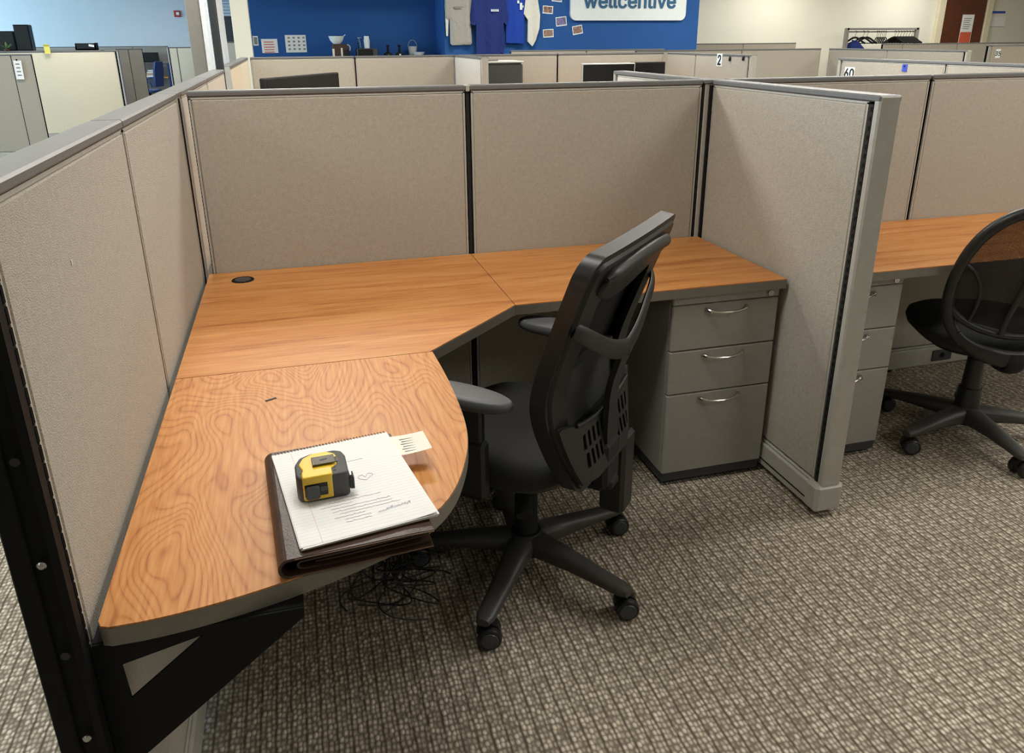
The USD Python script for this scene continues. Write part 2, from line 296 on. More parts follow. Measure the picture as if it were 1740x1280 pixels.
def panel(label, p0, p1, h=H, t=0.06, fab='fabric', zb=0.125, ends=(0, 0), group=None, base=True, faces=(1, 1), name='cubicle_panel', seams=()):
    """a fabric partition from p0 to p1 (centre line); ends: 1 = grey end cover, 2 = bare black slotted frame, 0 = none"""
    p0, p1 = np.array(p0, float), np.array(p1, float); L = float(np.linalg.norm(p1 - p0)); d = p1 - p0
    T = Thing(name, label, 'cubicle wall', (*p0, 0), math.degrees(math.atan2(d[1], d[0])), group)
    e0, e1 = ((0.0, 0.03, 0.013)[ends[0]]), (0.03 if ends[1] else 0.0)
    T.part('frame', bx(0.002 + e0, L - 0.002 - e1, -t / 2 + 0.010, t / 2 - 0.010, 0.03, h - 0.012), 'core')
    cuts = [e0 + (0.012 if ends[0] else 0)] + list(seams) + [L - e1 - (0.012 if ends[1] else 0)]
    for sg, on in ((-1, faces[0]), (1, faces[1])):
        if not on: continue
        y0, y1 = sorted((sg * (t / 2 - 0.012), sg * t / 2))
        for a, b in zip(cuts[:-1], cuts[1:]):
            T.part('fabric_tile', bx(a + 0.012, b - 0.012, y0, y1, zb, h - 0.026, 0.004), fab)
            ya, yb = sorted((sg * (t / 2 - 0.011), sg * (t / 2 - 0.0015)))
            T.part('tile_trim', cat([bx(a + 0.005, a + 0.0115, ya, yb, zb, h - 0.021), bx(b - 0.0115, b - 0.005, ya, yb, zb, h - 0.021), bx(a + 0.005, b - 0.005, ya, yb, h - 0.0255, h - 0.019)]), 'trim')
    T.part('top_cap', bx(0.001, L - 0.001, -t / 2 - 0.002, t / 2 + 0.002, h - 0.018, h, 0.004), 'cap')
    if base:
        T.part('base_cover', bx(e0 * 0.2, L - e1 * 0.2, -t / 2 - 0.012, t / 2 + 0.012, 0.022, 0.112, 0.006), 'trim')
        T.part('base_cover', bx(0.01, L - 0.01, -t / 2 - 0.004, t / 2 + 0.004, 0.112, 0.121, 0.003), 'trim')
    for k, e in enumerate(ends):
        xa, xb = (0.0, 0.026) if k == 0 else (L - 0.026, L)
        if e == 1: T.part('end_cover', bx(xa, xb, -t / 2 - 0.001, t / 2 + 0.001, 0.115 if base else 0.03, h - 0.0005, 0.005), 'trim')
    for x in (0.06, L - 0.06): T.part('foot_glide', cyl((x, 0, 0.0), (x, 0, 0.03), 0.016), 'dark')
    return T, L

T_ = 0.06
# the cubicle in front: left run, back run, divider
LP, L = panel('long left cubicle wall panel with exposed black slotted end frame beside the round-ended desk', (-0.03, -1.785), (-0.03, -0.939), ends=(2, 0), seams=())
for pr in ('end_frame',):
    ef = [bx(-0.001, 0.022, -0.0305, 0.0295, 0.0, H - 0.02, 0.002)]
    LP.part('end_frame', cat([bx(-0.001, 0.02, -0.027, -0.0185, 0.0, H - 0.02), bx(-0.001, 0.02, 0.004, 0.0295, 0.0, H - 0.02, 0.002), bx(0.006, 0.02, -0.02, 0.005, 0.0, H - 0.02), bx(-0.001, 0.02, -0.0295, -0.027, 0, H - 0.02)]), 'dark', label='bare black steel end channel')
    # slot strip beside the fabric: dark teeth
    LP.part('slot_strip', cat([bx(0.018, 0.0285, -0.027, 0.0285, 0.0, H - 0.022)] + [bx(0.0195, 0.0275, -0.0302, -0.026, z, z + 0.021) for z in np.arange(0.14, 1.29, 0.026)]), 'core')
for z in (0.864, 0.572):
    LP.part('screw', rot(puffy(0, 0, 0.0062, 0.0062, [(0, 1), (0.002, 0.95), (0.004, 0.6), (0.0045, 0.1)], 2, 16), -90, (0, 1, 0)).apply_translation((-0.001, -0.008, z)), 'steel', label='bright round-headed screw')
for z in (1.014, 0.718):
    LP.part('bolt', cyl((-0.001, -0.008, z), (-0.0025, -0.008, z), 0.006), 'black')
panel('left cubicle wall panel between the long end panel and the back corner', (-0.03, -0.937), (-0.03, -0.062))
cp = Thing('corner_post', 'grey corner post where the left cubicle wall meets the back wall', 'post', (-0.03, -0.03, 0))
cp.part('post_shell', bx(-0.03, 0.028, -0.031, 0.089, 0.0, H - 0.012, 0.003), 'trim'); cp.part('top_cap', bx(-0.032, 0.032, -0.031, 0.092, H - 0.014, H, 0.003), 'cap')
cp.part('slot_strip', bx(0.028, 0.0315, 0.018, 0.034, 0.0, H - 0.02), 'dark')
panel('left half of the cubicle back wall, behind the corner desk', (0.022, 0.03), (0.929, 0.03), faces=(1, 1))
panel('right half of the cubicle back wall, behind the office chair', (0.941, 0.03), (1.840, 0.03))
for x in (0.935,):
    sp = Thing('connector_strip', 'black connector strip joining the two back wall panels', 'connector', (x, 0.03, 0)); sp.part('strip', bx(-0.0062, 0.0062, -0.024, 0.024, 0.0, H - 0.02), 'blackm'); sp.part('top_cap', bx(-0.0065, 0.0065, -0.031, 0.031, H - 0.02, H - 0.001), 'trim')
rp = Thing('corner_post', 'grey corner post with black slots between the back wall and the right divider', 'post', (1.87, 0.03, 0))
rp.part('post_shell', bx(-0.0205, 0.05, -0.03, 0.03, 0, H - 0.012, 0.002), 'trim'); rp.part('slot_strip', bx(-0.0295, -0.0205, -0.026, 0.026, 0, H - 0.02), 'blackm'); rp.part('slot_strip', bx(-0.0045, 0.05, -0.036, -0.0302, 0, H - 0.02), 'blackm')
rp.part('top_cap', bx(-0.029, 0.052, -0.036, 0.032, H - 0.014, H, 0.003), 'cap')
DX = 1.908
DV, L = panel('right divider panel with grey end cover, standing on a grey raceway beside the file pedestal', (DX, -0.912), (DX, -0.008), t=0.068, ends=(1, 0))
DV.part('slot_strip', bx(0.0265, 0.0395, -0.0335, 0.0335, 0.115, H - 0.025), 'blackm', label='black perforated slot strip')
DV.part('slot_teeth', cat([bx(0.030, 0.036, s * 0.034 - 0.0008, s * 0.034 + 0.0008, z, z + 0.012) for s in (-1, 1) for z in np.arange(0.15, 1.30, 0.0254)]), 'dark', kind='stuff')
DV.part('base_end_cap', bx(-0.004, 0.062, -0.052, 0.052, 0.02, 0.122, 0.012), 'trim'); DV.part('base_groove', bx(0.06, L, 0.0455, 0.0475, 0.048, 0.052), 'dark')

# spine to the right, wing dividers and the next rows of cubicles
panel('back wall panel of the right cubicle next to the divider', (1.957, 0.03), (2.872, 0.03))
panel('back wall panel of the right cubicle behind the loop-back chair', (2.878, 0.03), (4.19, 0.03))
panel('wing divider in pale painted-lit fabric just behind the cubicle back wall, its end showing over the top', (1.895, 0.94), (1.895, 0.066), ends=(1, 0), fab='pale')  # lit look of this wing comes from its paler fabric colour
WB = panel('wing divider carrying a white number card and a blue tag, behind the right cubicle', (4.25, 2.38), (4.25, 0.066), ends=(1, 0), seams=(1.02,))[0]
panel('left wing panel just beyond the back corner, nearest of the far run', (-0.03, 0.064), (-0.03, 0.98))
panel('left wing panel ending at the dark post beside the glass partition', (-0.03, 0.984), (-0.03, 2.02), ends=(0, 0))
panel('short wing wall in cream painted-lit fabric beyond the dark post', (-0.035, 2.62), (-0.035, 5.19), ends=(1, 0), seams=(1.2,), fab='cream')
Y2 = 5.23
panel('second-row back wall panel at its left corner, below the pinned sheets', (0.012, Y2), (0.966, Y2))
panel('second-row back wall panel below the white cup stack', (0.972, Y2), (1.945, Y2))
panel('second-row back wall panel behind the grey boxy monitor', (1.99, Y2), (3.01, Y2))
panel('second-row back wall panel behind the silver-edged monitor', (3.016, Y2), (4.20, Y2))
panel('wing divider in pale painted-lit fabric with dark end cover in the second row', (1.967, 4.03), (1.967, Y2 - 0.05), ends=(1, 0), fab='pale')
WA = panel('wing divider with a number card and two black clips in the second row', (4.26, 3.56), (4.26, Y2 - 0.05), ends=(1, 0), seams=(1.0,))[0]
panel('third-row back wall panel running to the dark double corner', (4.42, 6.43), (7.0, 6.43), seams=(1.43,))
panel('third-row wing divider with dark end cover, left of the far coat rack', (7.14, 4.16), (7.14, 6.40), ends=(1, 0), seams=(1.17,), fab='greyfab')
panel('far low partition in front of the blue wall below the sign', (3.36, 8.3), (5.7, 8.3), h=1.325, seams=(1.12,), fab='greyfab')
panel('far partition run at the foot of the white wall, right of the blue wall', (7.4, 10.8), (9.62, 10.8), h=1.37, seams=(1.1,), fab='greyfab')
panel('far partition run below the walnut door', (10.9, 10.0), (14.6, 10.0), h=1.345, seams=(0.43, 1.66))
N35 = panel('far grey-green partition with a number card at the right edge', (10.24, 7.0), (12.4, 7.0), h=1.345, fab='greyfab', seams=(0.06,))[0]
# left neighbours across the aisle
GP = panel('grey panel with a note pinned to it at the far left', (-4.4, 9.03), (-2.81, 9.03), seams=(1.355,), fab='greyfab')[0]
panel('large cream panel with daylight painted into its fabric across the aisle at far left', (-4.2, 11.23), (-2.18, 11.23), h=1.347, fab='cream', ends=(0, 1))  # daylight on this panel is painted in by the lighter fabric
panel('narrow grey-beige panel behind the end of the large cream panel', (-2.47, 12.63), (-2.05, 12.63), h=1.36, fab='greyfab', seams=(0.2,))
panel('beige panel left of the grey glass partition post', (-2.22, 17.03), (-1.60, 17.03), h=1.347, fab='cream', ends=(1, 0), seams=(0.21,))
panel('grey back panel behind the blue chair and small desk at far left', (-5.6, 18.53), (-2.39, 18.53), h=1.365, fab='greyfab', seams=(1.2, 2.43))
# glass partition and its posts
gp = Thing('glass_partition', 'glazed office partition with grey post and white vertical blind behind it', 'glass wall', (-0.13, 2.1, 0))
gp.part('post', bx(-0.03, 0.04, -0.03, 0.03, 0, 2.76, 0.004), 'greypaint'); gp.part('pane', bx(-0.006, 0.006, 0.03, 1.75, 0.08, 2.7), 'glass'); gp.part('bottom_rail', bx(-0.02, 0.02, 0.03, 1.75, 0, 0.08), 'greypaint')
for k in range(9): gp.part('blind_slat', rot(bx(-0.032, 0.032, -0.0015, 0.0015, 0.12, 2.68), 58 + 9 * math.sin(k * 2.1), (0, 0, 1), (0, 0, 0)).apply_translation((0.032, 0.16 + 0.185 * k, 0)), 'blind')
dp = Thing('end_post', 'tall dark green post rising from the end of the left partition run', 'post', (-0.025, 2.055, 0)); dp.part('post_shell', bx(-0.016, 0.024, -0.022, 0.022, 0, 2.76, 0.004), 'darkgreen'); dp.part('post_strip', bx(0.024, 0.026, -0.01, 0.01, 0, 2.76), 'blackm')

# ---------------------------------------------------------------- desks
def worksurface(label, poly, mat, loc, name='worksurface'):
    T = Thing(name, label, 'desk', loc)
    inner = poly.buffer(-0.0010, join_style=1)
    T.part('edge_band', prism(poly, 0.0, 0.0295), 'band', world=False)
    T.part('laminate_top', prism(inner, 0.0295, 0.0322), mat)
    return T
ZT = TOP - 0.0322
cw = worksurface('cherry corner worksurface with a black grommet, its front edge cut diagonally', Polygon([(0.013, -0.003), (0.9297, -0.003), (0.9297, -0.617), (0.622, -0.9087), (0.013, -0.9087)]), 'wood_s', (0, 0, ZT))
g = lathe([(0.0, 0.0325), (0.026, 0.0328), (0.027, 0.0335), (0.035, 0.0345), (0.0365, 0.0322), (0.0, 0.0322)], 36)
gpth = cw.part('grommet', mv(g, 0.128, -0.11, 0), 'dark', label='round black cable grommet'); cw.part('grommet_cap', mv(lathe([(0, 0.0352), (0.0255, 0.0352), (0.0262, 0.034), (0, 0.034)], 36), 0.128, -0.11, 0), 'charcoal', under=gpth)
worksurface('straight cherry worksurface over the file pedestal', Polygon([(0.9303, -0.003), (1.862, -0.003), (1.862, -0.617), (0.9303, -0.617)]), 'wood_s', (0, 0, ZT))
arc = spl([(0.6285, -0.9093), (0.634, -1.073), (0.632, -1.236), (0.615, -1.394), (0.582, -1.50), (0.537, -1.588), (0.487, -1.640), (0.413, -1.681), (0.329, -1.715), (0.259, -1.737), (0.155, -1.760), (0.07, -1.7685)], 48)
worksurface('cherry peninsula worksurface with a rounded end and swirled grain, bearing the notebook', Polygon([(0.013, -0.9093), *arc.tolist(), (0.03, -1.768), (0.018, -1.763), (0.013, -1.75)]), 'wood_f', (0, 0, ZT))
worksurface('cherry worksurface of the neighbouring right cubicle', Polygon([(1.945, -0.003), (4.21, -0.003), (4.21, -0.635), (1.945, -0.635)]), 'wood_s', (0, 0, ZT))
sl = bx(-0.0125, 0.0125, -0.0032, 0.0032, 0, 0.0014, 0.0006); single('plastic_strip', mv(rot(sl, 25), 0.233, -1.088, TOP + 0.0002), 'tapedark', 'tiny black strip lying on the peninsula beyond the notebook', 'plastic strip')
single('lint_fleck', bx(0.0002, 0.0014, -1.4795, -1.4765, 1.174, 1.182, 0.0004), 'paper', 'tiny white fleck stuck on the fabric of the left cubicle wall', 'lint')
br = Thing('desk_bracket', 'black triangular steel bracket with a triangular cutout under the rounded desk end', 'bracket', (0.0, -1.757, 0))
tri = Polygon([(0.0015, 0.7035), (0.286, 0.7035), (0.286, 0.688), (0.045, 0.497), (0.0015, 0.466)], [[(0.033, 0.663), (0.146, 0.6885), (0.036, 0.601)]])
br.part('web_plate', plate(tri, -0.002, 0.002), 'dark'); br.part('top_flange', bx(0.0015, 0.286, 0.002, 0.05, 0.7005, 0.7045), 'dark'); br.part('wall_hook', bx(0.0005, 0.004, -0.004, 0.03, 0.47, 0.70), 'dark')

def pedestal(label, x0, x1, yf=-0.600):
    w = x1 - x0; T = Thing('file_pedestal', label, 'drawer pedestal', ((x0 + x1) / 2, yf, 0)); h = w / 2
    T.part('body', bx(-h, h, 0.022, 0.56, 0.05, 0.704, 0.004), 'ped'); T.part('plinth', bx(-h + 0.002, h - 0.002, 0.006, 0.54, 0.016, 0.052, 0.003), 'pedd')
    r = T.part('lock_rail', bx(-h, h, 0.0, 0.022, 0.674, 0.704, 0.003), 'ped')
    T.part('lock', cat([cyl((h - 0.035, 0.0, 0.689), (h - 0.035, -0.006, 0.689), 0.0095, 20), bx(h - 0.0362, h - 0.0338, -0.0075, -0.004, 0.683, 0.695)]), 'chrome', under=r, label='chrome lock cylinder')
    for za, zb in ((0.514, 0.671), (0.356, 0.511), (0.052, 0.353)):
        d = T.part('drawer_front', bx(-h, h, 0.0, 0.021, za, zb, 0.0035), 'ped')
        zc = zb - 0.020; P = spl([(-0.073, -0.001, zc), (-0.066, -0.013, zc), (-0.035, -0.027, zc - 0.003), (0, -0.031, zc - 0.004), (0.035, -0.027, zc - 0.003), (0.066, -0.013, zc), (0.073, -0.001, zc)], 24)
        T.part('handle', tube(P, np.r_[[0.0072] * 4, [0.0046] * 16, [0.0072] * 4], 10), 'chrome', under=d, label='arched chrome drawer pull')
    for sx in (-1, 1): T.part('glide_foot', cyl((sx * (h - 0.04), 0.05, 0), (sx * (h - 0.04), 0.05, 0.02), 0.018), 'dark')
pedestal('three-drawer grey-brown file pedestal under the straight desk by the divider', 1.463, 1.851)
pedestal('three-drawer file pedestal of the right cubicle, half hidden by the divider', 1.962, 2.348)
outlet = Thing('wall_outlet', 'small dark outlet in the raceway under the right cubicle desk', 'outlet', (3.19, -0.013, 0.07)); outlet.part('plate', bx(-0.055, 0.055, -0.004, 0.0, -0.028, 0.028, 0.002), 'charcoal'); outlet.part('socket', cyl((0, -0.004, 0), (0, -0.007, 0), 0.012), 'dark')

# ---------------------------------------------------------------- office chair
def star_base(C, angs, R=0.325, axis=-105):
    for a in angs:
        prof = [(0.022, 0.042, 0.062, 0.134), (0.09, 0.037, 0.068, 0.128), (0.17, 0.032, 0.071, 0.118), (0.25, 0.028, 0.070, 0.106), (R - 0.012, 0.0255, 0.067, 0.097), (R + 0.012, 0.018, 0.070, 0.092)]
        rings = []
        for r, hw, zl, zh in prof:
            t = np.arange(20) * 2 * PI / 20; c, s = np.cos(t), np.sin(t)
            rings.append(np.c_[np.full(20, r), hw * np.sign(c) * np.abs(c) ** 0.8, (zl + zh) / 2 + (zh - zl) / 2 * np.sign(s) * np.abs(s) ** 0.75])
        C.part('base_leg', rot(loft(rings), a), 'base', smooth=50)
        hx = cyl((R - 0.008, 0, 0.05), (R - 0.008, 0, 0.072), 0.012)
        sw = axis - 90 - a - C.rotz + 14 * math.sin(a)
        hood = rot(bent(Polygon([(0.033 * math.cos(q), 0.033 + 0.034 * math.sin(q)) for q in np.linspace(0.25, PI - 0.1, 14)] + [(-0.02, 0.034), (0.02, 0.034)]), 0.02, lambda V: np.c_[V[:, 0] - 0.008, V[:, 2] - 0.01, V[:, 1]], 0.03), sw)
        cst = C.part('caster', rot(cat([hx, mv(hood, R - 0.008, 0, 0)]), a), 'wheel')
        for sg in (-1, 1):
            wl = [rot(mv(rot(lathe([(0.0, -0.011), (0.027, -0.011), (0.0318, -0.008), (0.0325, 0.0), (0.0305, 0.008), (0.0265, 0.0112), (0.0, 0.0112)], 28), -90 * sg, (1, 0, 0)), -0.010, sg * 0.0215, 0.0326), sw)]
            cap = rot(mv(rot(lathe([(0.0, 0.0112), (0.0235, 0.0112), (0.0215, 0.0138), (0.0, 0.0150)], 24), -90 * sg, (1, 0, 0)), -0.010, sg * 0.0215, 0.0326), sw)
            C.part('wheel', rot(mv(wl[0], R - 0.008, 0, 0), a), 'wheel', under=cst); C.part('wheel_cap', rot(mv(cap, R - 0.008, 0, 0), a), 'cover', under=cst)
    C.part('base_hub', lathe([(0, 0.062), (0.05, 0.064), (0.052, 0.12), (0.044, 0.135), (0, 0.136)], 32), 'black')

A0 = math.degrees(math.atan2(0.72, 0.69))
CH = Thing('office_chair', 'black high-back mesh office chair with armrests, pulled up to the corner desk', 'office chair', (0.885, -0.885, 0), A0)
star_base(CH, [a - A0 for a in (-54, 16, 89, 161, 235)], 0.340)
CH.part('gas_column', lathe([(0, 0.13), (0.034, 0.131), (0.033, 0.30), (0.0285, 0.302), (0.0275, 0.375), (0, 0.376)], 28), 'blackm')
CH.part('tilt_mechanism', cat([bx(-0.085, 0.085, -0.15, 0.12, 0.355, 0.40, 0.012), bx(-0.03, 0.03, -0.27, -0.1, 0.355, 0.385, 0.008)]), 'blackm')
CH.part('tilt_lever', cat([cyl((0.05, 0.06, 0.37), (0.24, 0.09, 0.365), 0.006), rot(bx(0.2, 0.265, 0.075, 0.095, 0.358, 0.37, 0.004), 0)]), 'blackm')
CH.part('tension_knob', cat([cyl((-0.07, -0.02, 0.36), (-0.13, -0.06, 0.325), 0.008), cyl((-0.125, -0.058, 0.33), (-0.165, -0.08, 0.30), 0.023, 18)]), 'blackm')
def seat_shape(V):
    return V
S = puffy(0, 0.045, 0.252, 0.245, [(0.398, 0.80), (0.405, 0.90), (0.425, 0.975), (0.448, 1.0), (0.470, 0.99), (0.488, 0.94), (0.499, 0.84), (0.505, 0.6), (0.507, 0.3)], 3.2, 52)
V = np.array(S.vertices); V[:, 2] -= 0.045 * np.clip((V[:, 1] - 0.10) / 0.19, 0, 1) ** 2 * (V[:, 2] > 0.40); V[:, 2] -= 0.016 * (1 - np.clip(V[:, 0] / 0.25, -1, 1) ** 2) * (V[:, 2] > 0.48); S.vertices = V
CH.part('seat', S, 'seat', smooth=60)
CH.part('seat_pan', puffy(0, 0.03, 0.21, 0.205, [(0.388, 0.9), (0.392, 1.0), (0.402, 1.0)], 3.2, 40), 'black')

qz = CubicSpline([0.36, 0.42, 0.50, 0.58, 0.68, 0.80, 0.92, 1.04, 1.10], [0.240, 0.225, 0.205, 0.190, 0.184, 0.215, 0.258, 0.305, 0.330])
hwz = CubicSpline([0.36, 0.41, 0.43, 0.48, 0.54, 0.61, 0.70, 0.80, 0.90, 1.0, 1.06], [0.145, 0.163, 0.172, 0.197, 0.222, 0.246, 0.264, 0.270, 0.277, 0.284, 0.288])
def backmap(off=0.0, wrap=0.006):
    return lambda W: np.c_[W[:, 0], -(qz(W[:, 1]) - wrap * (W[:, 0] / 0.26) ** 2 + W[:, 2] + off), W[:, 1]]
zz = np.linspace(0.408, 1.062, 40)
outer = Polygon([(hwz(z), z) for z in zz] + [(-hwz(z), z) for z in zz[::-1]]).buffer(-0.05).buffer(0.05)
inner = outer.buffer(-0.030).buffer(-0.02).buffer(0.02)
CH.part('back_frame', bent(outer.difference(inner), 0.040, backmap(-0.034), 0.02, (0.99, 0.995)), 'black', smooth=50)
CH.part('back_mesh', bent(outer.buffer(-0.026), 0.004, backmap(-0.026), 0.02), 'mesh', smooth=60)
opening = outer.buffer(-0.10).union(sbox(-0.165, 0.55, 0.165, 0.90)).buffer(-0.03).buffer(0.03)
CH.part('rear_shell', bent(outer.buffer(-0.012).difference(opening), 0.018, backmap(-0.004), 0.02, (0.965, 0.985)), 'black', smooth=50)
# head pocket, a bulging crescent across the top of the back, with a grip bar along it
cres = Polygon([(x, 0.995 - 0.012 * (x / 0.2) ** 2) for x in np.linspace(-0.205, 0.205, 22)] + [(x, 0.915 + 0.055 * (x / 0.205) ** 2) for x in np.linspace(0.205, -0.205, 22)]).buffer(0.012)
CH.part('head_pocket', bent(cres, 0.034, lambda W: backmap(-0.004)(np.c_[W[:, 0], W[:, 1], W[:, 2] * (0.25 + 0.75 * np.clip((W[:, 1] - 0.90) / 0.09, 0, 1))]), 0.015), 'black', smooth=60)
bar = spl([(x, 1.010 - 0.012 * (x / 0.2) ** 2) for x in np.linspace(-0.21, 0.21, 9)], 30)
CH.part('grip_bar', tube(np.array([backmap(0.020)(np.array([[x, z, 0.0]]))[0] for x, z in bar]), np.r_[0.008, 0.014, [0.0185] * 26, 0.014, 0.008], 14), 'black', smooth=60)
# lower slotted plate
topz = lambda x: 0.616 - 0.030 * max(0, 1 - (abs(x) / 0.21) ** 2)
low = Polygon([(hwz(z) - 0.016, z) for z in np.linspace(0.440, 0.612, 12)] + [(x, topz(x)) for x in np.linspace(0.22, -0.22, 26)] + [(-hwz(z) + 0.016, z) for z in np.linspace(0.440, 0.612, 12)[::-1]]).buffer(0)
for sg in (-1, 1):
    for k in range(5):
        for zc in (0.551, 0.499):
            x = sg * (0.034 + 0.0265 * k) * (1.0 if zc > 0.52 else 0.95)
            low = low.difference(sbox(x - 0.0036, zc - 0.0175, x + 0.0036, zc + 0.0175).buffer(0.003))
pof = lambda W: 0.014 + 0.018 * np.clip((1 - (np.abs(W[:, 0]) / (hwz(W[:, 1]) - 0.01))) / 0.35, 0, 1)
CH.part('slotted_plate', bent(low, 0.012, lambda W: backmap(0.0)(np.c_[W[:, 0], W[:, 1], W[:, 2] + pof(W)]), 0.02), 'black', smooth=50)
CH.part('slot_backing', bent(Polygon([(-0.16, 0.46), (0.16, 0.46), (0.18, 0.575), (-0.18, 0.575)]), 0.004, backmap(0.006), 0.03), 'blackm')
CH.part('plate_lip', tube(np.array([backmap(0.042)(np.array([[x, topz(x), 0]]))[0] for x in np.linspace(-0.17, 0.17, 24)]), 0.0055, 8), 'black', smooth=60)
# the Y yoke and its spine
offs = lambda z: 0.044 + 0.040 * np.clip((z - 0.47) / 0.26, 0, 1)
spine = Polygon([(-0.040, 0.50), (0.040, 0.50), (0.031, 0.60), (0.030, 0.70), (0.045, 0.765), (-0.045, 0.765), (-0.030, 0.70), (-0.031, 0.60)]).buffer(-0.006).buffer(0.006)
CH.part('back_spine', bent(spine, 0.016, lambda W: backmap(0.0)(np.c_[W[:, 0], W[:, 1], W[:, 2] + offs(W[:, 1]) - 0.012]), 0.02), 'black', smooth=50)
for sg in (-1, 1):
    P = np.array([backmap(o)(np.array([[sg * x, z, 0]]))[0] for x, z, o in [(0.0, 0.762, 0.080), (0.06, 0.778, 0.074), (0.12, 0.804, 0.062), (0.18, 0.838, 0.046), (0.235, 0.872, 0.028), (0.258, 0.888, 0.010)]])
    CH.part('yoke_arm', tube(spl(P, 28), np.linspace(0.026, 0.020, 28), 14, flat=(1.0, 0.36), up=(0, 0, 1)), 'black', smooth=60)
CH.part('lumbar_pad', bent(Polygon([(-0.17, 0.57), (0.17, 0.57), (0.18, 0.65), (0.15, 0.73), (-0.15, 0.73), (-0.18, 0.65)]).buffer(-0.03).buffer(0.03), 0.022, backmap(-0.022), 0.02), 'lumbar', smooth=60)
CH.part('back_bracket', cat([bx(-0.05, 0.05, -0.262, -0.215, 0.36, 0.50, 0.012), bx(-0.045, 0.045, -0.25, -0.12, 0.352, 0.385, 0.01)]), 'blackm')
CH.part('rear_housing', bx(0.088, 0.172, -0.262, -0.188, 0.205, 0.455, 0.010), 'black', label='black box housing hanging behind the seat')
for sg in (-1, 1):
    up_ = cat([bx(-0.017, 0.017, -0.045, 0.045, 0.40, 0.56, 0.008), bx(-0.012, 0.012, -0.036, 0.036, 0.54, 0.658, 0.006)]); up_ = mv(up_, sg * 0.268, 0.015, 0)
    ar = CH.part('arm_upright', up_, 'black'); CH.part('arm_bar', bx(min(sg * 0.275, sg * 0.05), max(sg * 0.275, sg * 0.05), -0.02, 0.05, 0.385, 0.405, 0.006), 'blackm', under=ar)
    o = [(0.034 * (1 - 0.22 * max(0, -math.sin(t))) * np.sign(math.cos(t)) * abs(math.cos(t)) ** 0.75 * 1.32, 0.030 + 0.132 * np.sign(math.sin(t)) * abs(math.sin(t)) ** 0.75) for t in np.arange(40) * 2 * PI / 40]
    o = np.array(o); c = o.mean(0)
    rings = [np.c_[c + (o - c) * s, np.full(40, z)] for z, s in ((0.654, 0.86), (0.660, 0.97), (0.670, 1.0), (0.680, 0.97), (0.6855, 0.88), (0.687, 0.6))]
    CH.part('arm_pad', mv(loft(rings), sg * 0.268, 0, 0), 'pad', under=ar, smooth=60)

# loop-back chair of the right cubicle
C2 = Thing('office_chair', 'black chair with an open plastic loop back and sheer net panel, at the right edge', 'office chair', (2.772, -0.575, 0), -22)
star_base(C2, [a + 22 for a in (-26, 46, 118, 190, 262)], 0.315)
C2.part('gas_column', lathe([(0, 0.12), (0.045, 0.121), (0.040, 0.21), (0.034, 0.212), (0.031, 0.33), (0.026, 0.332), (0.026, 0.39), (0, 0.39)], 24), 'black')
C2.part('seat', puffy(0, 0.03, 0.245, 0.235, [(0.395, 0.70), (0.41, 0.86), (0.435, 0.97), (0.455, 1.0), (0.475, 0.98), (0.49, 0.88), (0.497, 0.6), (0.498, 0.3)], 2.7, 48), 'seat', smooth=60)
C2.part('seat_pan', puffy(0, 0.02, 0.18, 0.17, [(0.375, 0.7), (0.39, 1.0), (0.405, 1.0)], 2.6, 30), 'blackm')
b2 = lambda x, z, o=0.0: (x, -(0.235 + 0.14 * max(0, z - 0.5) ** 1.2 + 0.05 * max(0, 0.5 - z) - 0.05 * (x / 0.23) ** 2 + o), z)
loop = spl([b2(x, z) for x, z in [(0, 0.965), (0.115, 0.935), (0.19, 0.85), (0.228, 0.72), (0.232, 0.62), (0.205, 0.52), (0.125, 0.445), (0, 0.425), (-0.125, 0.445), (-0.205, 0.52), (-0.232, 0.62), (-0.228, 0.72), (-0.19, 0.85), (-0.115, 0.935)]], 84, True)
C2.part('back_loop', tube(loop, 0.0195, 14, closed=True, flat=(1.0, 1.0)), 'black', smooth=60)
C2.part('back_lip', tube(spl([b2(x, z, 0.012) for x, z in [(-0.19, 0.505), (-0.11, 0.447), (0, 0.428), (0.11, 0.447), (0.19, 0.505)]], 28), np.r_[np.linspace(0.014, 0.03, 8), [0.034] * 12, np.linspace(0.03, 0.014, 8)], 12, flat=(1, 0.6)), 'black', smooth=60)
C2.part('lower_rail', tube(spl([b2(x, z, 0.0) for x, z in [(-0.226, 0.60), (-0.17, 0.548), (-0.09, 0.517), (0, 0.507), (0.09, 0.517), (0.17, 0.548), (0.226, 0.60)]], 34), 0.013, 10), 'black', smooth=60)
for pts in ([(-0.085, 0.945), (-0.03, 0.85), (-0.022, 0.75), (-0.045, 0.62), (-0.06, 0.515)], [(0.085, 0.945), (0.03, 0.85), (0.022, 0.75), (0.045, 0.62), (0.06, 0.515)]):
    C2.part('back_strut', tube(spl([b2(x, z, 0.012) for x, z in pts], 28), np.linspace(0.016, 0.010, 28), 10, flat=(1, 0.7)), 'black', smooth=60)
for sg in (-1, 1):
    C2.part('side_rib', tube(spl([b2(sg * x, z, 0.004) for x, z in [(0.215, 0.76), (0.165, 0.71), (0.15, 0.63), (0.165, 0.545)]], 20), 0.0065, 8), 'black', smooth=60)
net = Polygon([(x, z) for x, z in [(0, 0.955), (0.11, 0.925), (0.182, 0.845), (0.218, 0.72), (0.22, 0.61), (0.17, 0.555), (0, 0.515), (-0.17, 0.555), (-0.22, 0.61), (-0.218, 0.72), (-0.182, 0.845), (-0.11, 0.925)]])
C2.part('back_net', bent(net, 0.0015, lambda W: np.array([b2(x, z, -0.004 + w) for x, z, w in W]), 0.04), 'netting', smooth=60)
